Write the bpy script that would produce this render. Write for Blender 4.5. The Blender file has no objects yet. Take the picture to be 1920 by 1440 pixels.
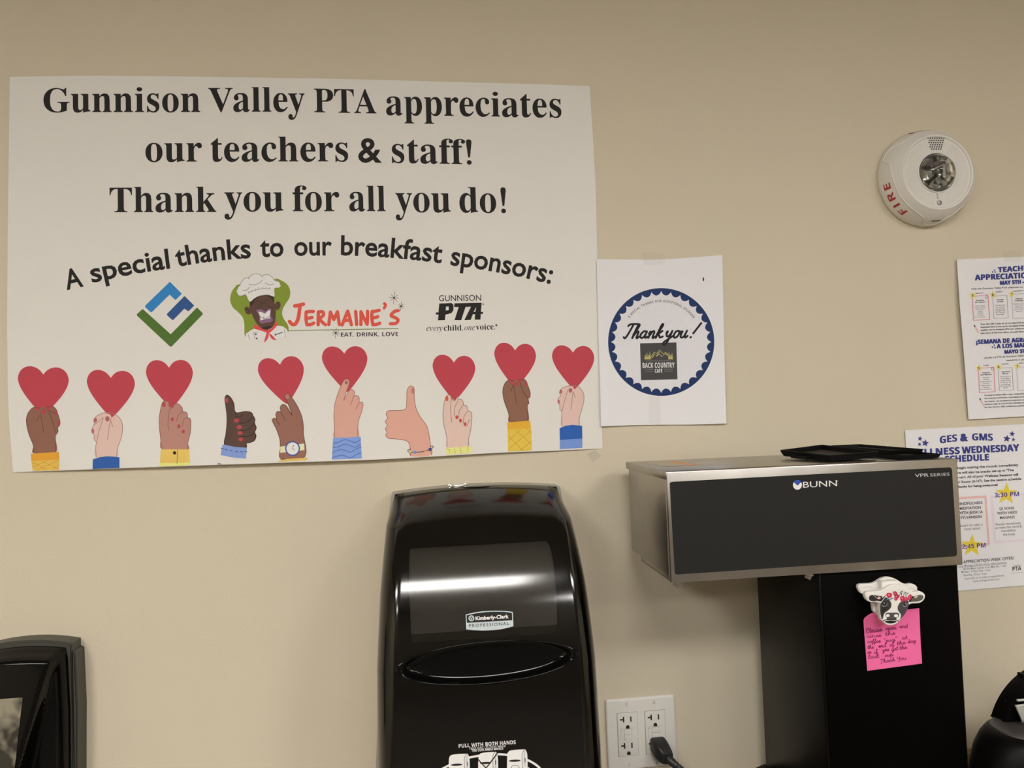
import bpy, bmesh, math, random
from mathutils import Vector, Matrix
from mathutils.geometry import tessellate_polygon
random.seed(7)
S = bpy.context.scene
COL = S.collection
PI = math.pi

# ------------------------------------------------------------------ camera
EYE = 1.62                       # eye height above the floor
DIST = 1.2462                    # camera to the wall (wall is the plane y = 0)
F_PX = 1438.4                    # focal length in pixels of a 1920 x 1440 frame
YAW, PITCH, ROLL = (math.radians(a) for a in (6.221, 1.891, -2.083))
CAM = Vector((0, -DIST, EYE))
FWD = Vector((math.sin(YAW)*math.cos(PITCH), math.cos(YAW)*math.cos(PITCH), math.sin(PITCH)))
_r0 = Vector((math.cos(YAW), -math.sin(YAW), 0)); _u0 = _r0.cross(FWD)
RGT = _r0*math.cos(ROLL) + _u0*math.sin(ROLL)
UPV = -_r0*math.sin(ROLL) + _u0*math.cos(ROLL)
cd = bpy.data.cameras.new('camera'); co = bpy.data.objects.new('camera', cd); COL.objects.link(co)
cd.sensor_fit = 'HORIZONTAL'; cd.sensor_width = 36; cd.lens = F_PX/1920*36; cd.clip_start = 0.01
m = Matrix((RGT, UPV, -FWD)).transposed().to_4x4(); m.translation = CAM
co.matrix_world = m
S.camera = co

# ------------------------------------------------------------------ world, exposure, lamps of the room
w = bpy.data.worlds.new('world'); S.world = w; w.use_nodes = True
w.node_tree.nodes['Background'].inputs[0].default_value = (1.0, .93, .82, 1)
w.node_tree.nodes['Background'].inputs[1].default_value = .05
S.view_settings.view_transform = 'Standard'; S.view_settings.look = 'None'
S.view_settings.gamma = 1; S.view_settings.use_curve_mapping = False
S.view_settings.exposure = 0.0
LAMP = 28.5                      # strength of the ceiling troffers' diffusers
LAMP_COLOR = (1.0, .965, .925)
CEIL = 2.62
TROFFERS = [(.06, -2.10), (1.60, -2.10), (-1.45, -2.10), (1.12, -3.75), (-1.45, -3.75)]
# ------------------------------------------------------------------ helpers
def at(px, py, y=0.0):
    """the point of the plane y = const that the photo shows at a pixel"""
    d = FWD*F_PX + RGT*(px-960) + UPV*(720-py)
    return CAM + d*((y+DIST)/d.y)

def lin(c):
    c /= 255
    return c/12.92 if c <= .04045 else ((c+.055)/1.055)**2.4
ILL = (.75, .715, .665)           # colour of white card in the photo: printed inks are divided by it

_mats = {}
def mat(name, rgb, rough=.5, metal=0.0, spec=.5, noise=0.0, nscale=40, bump=0.0, bscale=200, **kw):
    if name in _mats: return _mats[name]
    M = bpy.data.materials.new(name); M.use_nodes = True; _mats[name] = M
    nt = M.node_tree; b = nt.nodes['Principled BSDF']
    b.inputs['Base Color'].default_value = (*rgb, 1)
    b.inputs['Roughness'].default_value = rough; b.inputs['Metallic'].default_value = metal
    b.inputs['Specular IOR Level'].default_value = spec
    for k, v in kw.items(): b.inputs[k.replace('_', ' ')].default_value = v
    tc = nt.nodes.new('ShaderNodeTexCoord')
    if noise:
        n = nt.nodes.new('ShaderNodeTexNoise'); n.inputs['Scale'].default_value = nscale
        n.inputs['Detail'].default_value = 4
        nt.links.new(tc.outputs['Object'], n.inputs['Vector'])
        x = nt.nodes.new('ShaderNodeMix'); x.data_type = 'RGBA'
        x.inputs['A'].default_value = (*[c*(1-noise) for c in rgb], 1)
        x.inputs['B'].default_value = (*[min(1, c*(1+noise)) for c in rgb], 1)
        nt.links.new(n.outputs['Fac'], x.inputs['Factor']); nt.links.new(x.outputs['Result'], b.inputs['Base Color'])
    if bump:
        n = nt.nodes.new('ShaderNodeTexNoise'); n.inputs['Scale'].default_value = bscale
        n.inputs['Detail'].default_value = 3
        nt.links.new(tc.outputs['Object'], n.inputs['Vector'])
        p = nt.nodes.new('ShaderNodeBump'); p.inputs['Strength'].default_value = bump; p.inputs['Distance'].default_value = .002
        nt.links.new(n.outputs['Fac'], p.inputs['Height']); nt.links.new(p.outputs['Normal'], b.inputs['Normal'])
    return M

def ink(c, rough=.62):
    """printed ink or paper that the photo shows with the 0-255 colour c under the room's light"""
    rgb = tuple(min(.88, lin(v)/i) for v, i in zip(c, ILL))
    return mat('ink_%d_%d_%d' % tuple(c), rgb, rough, spec=.25, noise=.03, nscale=90)

def mesh(name, verts, faces, mats, parent=None, mi=None, smooth=False, loc=None):
    me = bpy.data.meshes.new(name); me.from_pydata([tuple(v) for v in verts], [], faces)
    for M in (mats if isinstance(mats, (list, tuple)) else [mats]): me.materials.append(M)
    if mi: me.polygons.foreach_set('material_index', mi)
    if smooth: me.polygons.foreach_set('use_smooth', [True]*len(me.polygons))
    me.update()
    o = bpy.data.objects.new(name, me); COL.objects.link(o)
    if parent: o.parent = parent; o.matrix_parent_inverse = parent.matrix_world.inverted()
    return o

def from_bm(name, bm, mats, parent=None, smooth=None):
    me = bpy.data.meshes.new(name); bm.normal_update(); bm.to_mesh(me); bm.free()
    for M in (mats if isinstance(mats, (list, tuple)) else [mats]): me.materials.append(M)
    if smooth is not None:
        me.polygons.foreach_set('use_smooth', [True]*len(me.polygons))
        if smooth < 180: me.set_sharp_from_angle(angle=math.radians(smooth))
    o = bpy.data.objects.new(name, me); COL.objects.link(o)
    if parent: o.parent = parent; o.matrix_parent_inverse = parent.matrix_world.inverted()
    return o

def thing(name, label, cat, loc, group=None):
    o = bpy.data.objects.new(name, None); COL.objects.link(o); o.location = loc
    o.empty_display_size = .05
    tag(o, label, cat, group); bpy.context.view_layer.update()
    return o

def tag(o, label, cat, group=None):
    o['label'] = label; o['category'] = cat
    if group: o['group'] = group
    return o

def struct(o):
    o['kind'] = 'structure'; return o

def add_box(bm, lo, hi, bev=0.0, seg=2, mi=0, rot=None):
    """axis box between two corners, bevelled"""
    lo, hi = Vector(lo), Vector(hi)
    c, s = (lo+hi)/2, hi-lo
    b2 = bmesh.new(); bmesh.ops.create_cube(b2, size=1)
    for v in b2.verts: v.co = Vector((v.co.x*s.x, v.co.y*s.y, v.co.z*s.z))
    if bev: bmesh.ops.bevel(b2, geom=b2.edges[:], offset=bev, segments=seg, affect='EDGES', profile=.5)
    merge(bm, b2, (Matrix.Translation(c) @ rot) if rot else Matrix.Translation(c), mi)

def merge(bm, b2, mtx=None, mi=0):
    vm = {}
    for v in b2.verts: vm[v] = bm.verts.new((mtx @ v.co) if mtx else v.co)
    for f in b2.faces:
        try: g = bm.faces.new([vm[v] for v in f.verts]); g.material_index = mi
        except ValueError: pass
    b2.free()

def box(name, lo, hi, M, parent=None, bev=0.0, seg=2):
    bm = bmesh.new(); add_box(bm, lo, hi, bev, seg)
    return from_bm(name, bm, M, parent, 35 if bev else None)

def prism(bm, pts, y0, y1, mi=0, bev=0.0):
    """polygon in x,z extruded along y"""
    b2 = bmesh.new()
    a = [b2.verts.new((x, y0, z)) for x, z in pts]; b = [b2.verts.new((x, y1, z)) for x, z in pts]
    n = len(pts)
    fr = b2.faces.new(a); b2.faces.new(b[::-1])
    for i in range(n): b2.faces.new([a[i], b[i], b[(i+1) % n], a[(i+1) % n]])
    bmesh.ops.recalc_face_normals(b2, faces=b2.faces[:])
    if bev: bmesh.ops.bevel(b2, geom=[e for e in fr.edges], offset=bev, segments=2, affect='EDGES')
    bmesh.ops.triangulate(b2, faces=[f for f in b2.faces if len(f.verts) > 4])
    merge(bm, b2, None, mi)

def tube(bm, path, r, n=10, mi=0, cap=True):
    """round tube along a path; r a number or one radius per point"""
    path = [Vector(p) for p in path]; rings = []
    up = Vector((0, 0, 1))
    for i, p in enumerate(path):
        t = (path[min(i+1, len(path)-1)]-path[max(i-1, 0)]).normalized()
        a = t.cross(up)
        if a.length < 1e-3: a = t.cross(Vector((1, 0, 0)))
        a.normalize(); b = a.cross(t); up = b
        rr = r[i] if isinstance(r, (list, tuple)) else r
        rings.append([bm.verts.new(p+(a*math.cos(2*PI*k/n)+b*math.sin(2*PI*k/n))*rr) for k in range(n)])
    for A, B in zip(rings, rings[1:]):
        for k in range(n): bm.faces.new([A[k], A[(k+1) % n], B[(k+1) % n], B[k]]).material_index = mi
    if cap:
        bm.faces.new(rings[0][::-1]).material_index = mi; bm.faces.new(rings[-1]).material_index = mi

def lathe_y(bm, prof, c, n=96, mi=0):
    """profile of (radius, height off the wall) turned about the -y axis at c"""
    rings = []
    for r, h in prof:
        if r < 1e-6: rings.append([bm.verts.new((c[0], c[1]-h, c[2]))])
        else: rings.append([bm.verts.new((c[0]+r*math.cos(2*PI*k/n), c[1]-h, c[2]+r*math.sin(2*PI*k/n))) for k in range(n)])
    for A, B in zip(rings, rings[1:]):
        for k in range(n):
            a, b = A[k % len(A)], A[(k+1) % n % len(A)]; d, e = B[k % len(B)], B[(k+1) % n % len(B)]
            vs = [v for i, v in enumerate([a, b, e, d]) if v not in [a, b, e, d][:i]]
            if len(vs) > 2: bm.faces.new(vs).material_index = mi

def smooth_path(P, k=5, closed=False):
    """Catmull-Rom through the points"""
    n = len(P); out = []
    if n < 3: return list(P)
    for i in range(n if closed else n-1):
        p0, p1, p2, p3 = (P[(i+j) % n] if closed else P[min(max(i+j, 0), n-1)] for j in (-1, 0, 1, 2))
        for j in range(k):
            t = j/k
            out.append(tuple(.5*((2*b)+(c-a)*t+(2*a-5*b+4*c-d)*t*t+(3*b-a-3*c+d)*t**3) for a, b, c, d in zip(p0, p1, p2, p3)))
    if not closed: out.append(tuple(P[-1]))
    return out

def interp(t, xs, ys):
    if t <= xs[0]: return ys[0]
    for a, b, c, d in zip(xs, xs[1:], ys, ys[1:]):
        if t <= b: return c+(d-c)*(t-a)/(b-a)
    return ys[-1]

def zm(ox, oy, s):
    """measuring frame: a detail of the photo enlarged s times from (ox, oy)"""
    return lambda pts: [(ox+x/s, oy+y/s) for x, y in pts]

def ell(cx, cy, a, b=None, rot=0, n=20):
    b = b or a; c, s = math.cos(rot), math.sin(rot)
    return [(cx+a*math.cos(t)*c-b*math.sin(t)*s, cy+a*math.cos(t)*s+b*math.sin(t)*c) for t in (2*PI*k/n for k in range(n))]

def star_pts(cx, cy, r, k=.45, n=5, rot=0):
    return [(cx+(r if i % 2 == 0 else r*k)*math.sin(PI*i/n+rot), cy-(r if i % 2 == 0 else r*k)*math.cos(PI*i/n+rot)) for i in range(2*n)]

# ---- lettering
def glyph_table(txt):
    d = {}
    for ln in txt.strip('\n').split('\n'):
        ch, adv, rest = ln[0], *ln[2:].split(' ', 1)
        polys = [[tuple(map(int, q.split(','))) for q in p.split(' ')] for p in rest.split('|')]
        d[ch] = (int(adv), polys)
    return d
SB = glyph_table('''
G 508 268,-10 222,-7 179,3 141,19 108,42 80,70 57,103 41,141 31,183 28,229 31,274 41,315 57,352 80,385 107,413 139,435 176,452 215,462 257,465 293,463 330,454 369,441 379,437 388,436 398,438 406,443 412,452 419,465 437,465 437,308 420,308 409,334 397,357 382,379 366,397 348,413 329,426 309,436 288,441 267,443 214,430 176,389 153,322 146,228 148,178 154,135 165,98 180,67 206,37 238,19 275,13 298,14 316,19 328,27 339,45 343,71 343,128 339,154 329,170 317,176 299,180 275,182 275,198 500,198 500,182 473,179 457,171 449,155 446,128 446,29 402,12 357,0 313,-8
u 375 131,-10 103,-7 81,2 65,17 54,38 48,65 46,97 46,248 44,268 39,282 29,291 11,294 11,310 142,310 142,74 144,58 151,46 162,38 177,36 196,39 213,49 228,66 228,248 226,269 221,283 209,291 189,294 189,310 324,310 324,70 326,51 331,39 342,33 360,30 360,13 321,10 277,3 228,-10 228,40 216,26 202,13 186,3 169,-4 150,-9
n 381 18,0 18,16 35,19 45,26 51,37 52,56 52,253 51,271 46,284 36,291 19,294 19,310 148,310 148,267 175,296 207,313 243,318 292,306 321,271 330,212 330,56 332,38 337,26 347,19 363,16 363,0 202,0 202,16 207,16 228,26 235,56 235,217 234,241 229,258 219,268 203,271 183,267 164,255 148,235 148,56 149,38 154,26 164,19 180,16 180,0
i 198 101,362 81,366 65,376 54,393 50,412 54,432 65,449 81,460 101,463 120,460 137,449 147,432 151,412 147,393 136,376 120,366|18,0 18,16 35,19 45,26 51,37 52,56 52,252 51,272 47,285 37,291 20,293 21,310 148,310 148,56 150,38 154,26 164,19 180,16 180,0
s 288 151,-10 132,-8 110,-3 87,6 80,8 73,9 60,4 51,-9 36,-9 36,105 53,105 61,79 72,57 87,39 103,26 121,17 140,15 162,18 179,27 189,40 192,58 188,76 176,92 156,105 107,130 85,142 68,155 54,169 45,185 39,202 37,220 40,247 49,270 65,291 86,306 111,316 141,319 153,318 166,316 181,312 199,308 206,306 213,305 223,308 230,319 244,319 244,222 228,222 220,244 209,262 196,277 182,288 166,294 149,296 130,294 116,286 108,274 105,259 107,244 115,232 128,222 146,212 191,189 212,178 229,165 241,151 250,136 255,117 257,95 254,65 244,39 228,18 206,2 181,-7
o 336 169,-10 140,-8 114,-1 90,11 69,27 52,47 38,70 27,96 21,124 19,154 21,184 27,213 38,239 52,262 69,281 90,297 114,309 140,316 168,318 196,316 222,309 245,298 266,282 283,263 298,240 308,214 315,185 317,154 315,123 308,94 298,69 284,46 266,26 245,11 222,-1 197,-8|169,11 193,18 209,39 214,56 217,81 219,102 219,126 220,154 218,206 214,245 208,271 192,292 169,299 144,292 128,271 122,245 118,206 117,154 117,127 118,103 120,82 123,56 128,39 144,18
V 428 212,-13 44,381 33,403 22,420 8,432 -14,439 -14,455 211,455 211,439 184,437 166,432 156,423 152,410 155,397 161,378 259,143 348,377 353,394 355,409 351,423 342,432 324,437 299,439 299,455 442,455 442,439 423,436 408,427 400,418 391,403 382,383 230,-13
a 344 255,-10 226,-5 208,10 200,35 168,11 133,-4 95,-9 74,-6 55,0 40,11 29,26 22,43 20,63 25,91 39,115 63,136 98,155 143,173 199,190 199,241 196,266 187,282 171,292 148,296 115,290 104,274 106,268 113,257 121,243 123,231 120,215 110,202 95,194 77,191 59,194 45,203 36,218 33,236 37,259 49,278 62,290 77,300 95,308 115,314 137,317 162,318 205,315 239,307 263,292 280,271 290,244 293,210 293,62 293,48 295,40 298,36 304,34 312,36 320,42 329,28 306,7 281,-6|151,34 162,35 174,41 187,50 199,63 199,169 154,151 127,123 118,84 122,56 133,39
e 301 154,-10 129,-8 106,-1 85,10 66,26 50,45 37,69 27,95 21,125 19,157 21,187 28,215 38,240 51,263 68,282 87,298 109,309 132,316 157,318 193,314 224,301 249,280 268,251 279,216 283,173 283,166 117,166 127,97 154,56 199,42 225,47 248,62 270,86 285,73 258,36 228,11 193,-5|116,192 201,192 201,215 201,241 198,261 193,277 181,292 161,297 136,286 121,255 116,203
y 300 52,-140 29,-137 10,-125 -3,-107 -7,-84 -4,-67 5,-53 18,-43 36,-40 51,-42 64,-49 72,-61 75,-76 74,-81 74,-87 77,-96 86,-99 99,-92 114,-74 122,-60 129,-44 135,-26 140,-5 36,251 30,264 25,275 15,287 8,292 -3,293 -5,293 -5,310 162,310 162,293 146,292 136,289 130,284 128,275 130,267 133,257 185,119 230,241 236,260 238,274 236,284 229,289 219,292 203,293 203,310 300,310 300,293 287,290 277,281 268,265 259,242 162,-24 151,-53 140,-77 129,-96 113,-117 95,-131 76,-138
P 418 15,0 15,17 45,22 62,32 69,43 73,59 75,81 75,379 71,406 62,424 44,434 16,439 16,455 214,455 265,454 306,449 336,440 357,429 375,415 390,398 400,378 407,356 409,332 404,296 390,266 367,240 334,221 292,209 242,206 182,206 182,81 183,59 187,43 194,32 212,22 242,17 242,0|182,230 201,230 231,232 255,240 272,253 283,271 290,297 292,329 290,361 285,387 275,406 261,420 241,428 216,431 199,429 189,424 184,414 182,398
T 423 92,0 92,17 114,19 130,23 142,31 150,42 154,59 156,81 156,433 149,433 116,430 88,420 65,403 47,380 35,352 29,318 11,318 11,455 410,455 410,317 394,317 381,368 357,404 319,426 269,433 263,433 263,81 265,58 269,41 276,30 288,23 305,19 328,17 328,0
A 437 -9,0 -9,18 9,21 24,30 32,41 41,55 49,75 206,466 224,465 384,87 394,65 403,47 411,34 425,22 443,18 443,0 229,0 229,18 259,21 277,30 283,46 281,59 273,81 253,132 103,132 79,71 76,59 75,48 80,32 96,21 124,18 128,18 128,0|113,161 242,161 177,319
p 371 17,-139 17,-124 31,-122 40,-117 47,-110 50,-101 52,-86 52,-64 52,243 51,269 46,283 37,291 19,295 19,310 143,310 143,263 166,294 195,313 230,319 253,317 274,310 293,298 309,283 323,264 335,241 343,216 348,189 350,160 348,128 343,99 334,72 323,48 308,28 291,12 272,0 250,-8 227,-10 196,-5 170,9 148,32 148,-58 149,-81 152,-99 158,-110 167,-118 180,-121 197,-123 197,-139|195,28 214,32 229,42 239,59 247,84 251,116 253,154 251,192 247,223 241,248 232,265 218,275 199,278 179,273 162,259 148,235 148,69 160,46 176,33
r 287 18,0 18,16 35,19 45,26 51,37 52,56 52,252 51,273 46,285 37,291 20,293 21,310 146,310 146,252 158,272 172,288 187,301 210,314 233,318 258,315 275,304 286,287 289,266 287,248 278,234 265,225 248,222 233,224 222,231 214,240 207,250 199,257 189,260 175,255 162,241 155,228 151,211 149,192 149,56 152,37 159,25 173,19 197,16 197,0
c 293 156,-10 131,-8 108,-1 87,11 67,26 51,45 38,68 28,93 21,120 19,150 22,181 29,210 40,237 55,260 74,280 96,297 120,309 146,317 175,319 204,317 230,310 250,298 265,283 274,265 277,245 275,228 266,215 253,207 236,204 214,209 201,225 196,251 197,261 197,271 190,290 169,297 138,285 118,248 112,187 115,142 123,105 137,76 156,55 178,42 204,38 227,42 250,53 271,72 285,60 248,21 205,-2
t 228 124,-9 99,-7 80,-1 66,10 56,26 50,46 48,71 48,279 20,279 20,300 46,324 68,347 88,369 105,389 118,407 129,424 144,424 144,310 208,310 208,279 144,279 144,82 146,64 149,51 157,43 168,40 183,44 195,56 206,75 222,66 198,24 165,-1
h 381 18,0 18,16 35,19 45,26 51,37 52,56 52,399 51,417 46,429 36,437 19,440 19,455 148,455 148,267 175,295 207,313 243,318 292,306 321,271 330,212 330,56 332,38 337,26 347,19 363,16 363,0 202,0 202,16 207,16 228,26 235,56 235,217 234,241 229,258 219,268 203,271 183,267 164,255 148,235 148,56 149,38 154,26 164,19 180,16 180,0
f 214 15,0 15,16 30,18 40,22 46,27 50,35 52,48 52,73 52,277 16,277 16,310 52,310 52,353 56,386 67,413 85,436 109,452 139,461 174,465 200,463 222,456 240,446 253,432 261,417 263,400 260,381 252,367 239,358 224,355 208,358 195,365 187,376 185,391 187,405 193,420 196,426 197,433 193,441 180,443 163,440 153,430 149,413 148,390 148,310 203,310 203,277 148,277 148,65 150,40 158,26 173,18 199,16 199,0
k 359 17,0 17,16 35,19 45,26 51,38 52,56 52,398 51,417 47,429 38,436 20,439 21,455 148,455 148,169 227,248 240,264 244,278 235,290 209,293 206,293 206,310 345,310 345,293 320,289 297,278 275,260 222,209 346,34 360,21 376,16 376,0 211,0 211,16 217,16 234,20 239,32 237,40 232,49 163,147 148,134 148,56 149,38 154,26 164,19 180,16 180,0
d 370 140,-10 117,-8 97,-1 78,10 61,26 47,44 35,66 26,91 21,118 19,147 21,180 27,210 36,237 48,261 63,281 81,297 101,309 123,316 146,318 175,314 201,301 223,280 223,401 220,419 212,430 198,437 176,439 176,455 319,455 319,75 320,54 325,41 335,32 353,28 353,11 315,8 271,1 223,-10 223,39 201,12 173,-5|171,28 187,31 202,41 215,56 223,76 223,242 217,257 206,270 191,278 174,281 155,277 141,267 130,250 123,225 119,193 118,153 119,115 123,83 130,58 140,42 153,32
l 199 18,0 18,16 35,19 45,26 51,37 52,56 52,398 51,417 47,429 38,436 20,439 20,455 148,455 148,56 150,38 154,26 164,19 180,16 180,0
v 306 142,-10 38,248 30,267 22,281 12,290 -3,293 -3,310 164,310 164,294 156,294 136,290 129,276 130,268 185,122 236,253 240,264 241,272 232,289 203,294 203,310 305,310 305,295 289,289 278,279 269,264 260,243 160,-10
''')
SI = glyph_table('''
e 287 89,-7 62,-4 39,6 21,21 7,42 -1,68 -4,99 -3,120 2,143 9,165 19,188 31,210 46,231 63,250 81,268 101,283 132,302 164,313 195,316 222,313 242,303 254,287 258,266 252,239 236,213 208,189 180,174 147,161 107,150 61,142 59,130 57,118 56,98 63,58 84,34 119,26 151,32 185,50 221,81 231,71 209,47 187,27 165,12 141,2 116,-5|64,158 106,167 140,180 168,199 188,221 200,245 204,271 198,291 180,298 159,294 137,280 122,266 108,250 95,230 83,208 73,184
v 297 61,-8 50,171 49,194 47,214 45,231 41,251 36,265 21,281 -1,286 -6,286 -3,299 28,305 41,307 52,310 69,315 79,316 89,301 97,259 102,188 109,58 129,78 147,98 164,117 179,135 193,153 205,170 225,200 236,223 240,239 238,246 231,254 223,262 216,270 211,279 209,288 211,300 218,309 228,315 240,317 253,314 264,306 270,292 273,275 266,239 244,196 209,145 159,85 75,-8
r 224 -13,0 46,209 51,231 55,247 56,259 53,272 47,279 34,282 13,284 15,297 59,304 76,307 90,310 109,315 118,316 124,314 124,308 89,179 126,239 158,282 185,308 208,316 220,314 229,307 235,297 237,283 234,266 226,253 214,243 200,240 189,242 180,248 173,257 170,268 130,218 95,157 65,84 41,0
y 270 -44,-153 -58,-151 -68,-145 -75,-136 -77,-125 -75,-114 -69,-106 -60,-100 -48,-98 -39,-99 -30,-103 -20,-107 -9,-109 2,-104 17,-91 34,-69 79,-7 44,175 36,216 32,231 29,244 21,263 11,276 -4,284 -24,287 -22,299 -6,301 8,303 21,306 32,310 50,315 62,316 69,310 77,290 85,258 89,236 94,210 100,179 107,143 115,102 123,57 142,88 158,115 173,138 184,158 193,174 200,186 207,201 213,213 216,224 217,233 213,249 201,260 190,268 186,276 184,288 186,299 192,308 202,314 214,316 228,313 239,304 247,291 249,273 244,241 231,203 208,158 199,141 188,123 175,102 162,80 148,58 133,35 118,12 102,-11 86,-34 70,-55 55,-75 39,-94 23,-111 8,-125 -6,-137 -26,-149
o 351 105,-8 75,-5 48,5 26,22 9,44 -1,71 -4,102 -2,128 4,153 14,178 27,203 43,226 61,247 82,267 104,284 128,298 152,308 177,314 201,316 234,313 261,303 283,286 300,264 310,237 314,206 312,184 307,161 299,138 288,115 275,94 260,73 243,54 224,37 203,23 171,6 139,-5|113,11 131,14 149,21 166,32 182,47 197,65 211,85 224,108 234,131 243,155 249,180 253,204 255,226 248,267 229,291 197,299 176,295 154,285 132,268 112,244 94,216 78,183 66,149 58,115 56,83 57,62 62,44 71,30 89,16
n 364 222,-9 208,-6 198,1 191,12 189,28 192,49 201,86 216,140 231,195 239,233 242,254 238,269 225,275 211,272 195,263 178,250 159,232 147,219 135,205 123,189 112,174 102,158 93,142 80,115 67,82 55,44 42,0 -12,0 53,221 60,245 62,263 60,273 53,280 41,284 23,285 17,285 19,297 45,300 67,303 85,306 100,310 120,315 130,316 133,314 133,308 93,177 126,220 158,254 188,281 216,300 241,311 263,315 285,311 298,299 302,278 302,265 300,252 297,237 293,222 254,88 247,64 245,49 249,37 259,34 274,40 291,59 312,91 322,83 290,32 256,1
''')
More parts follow.
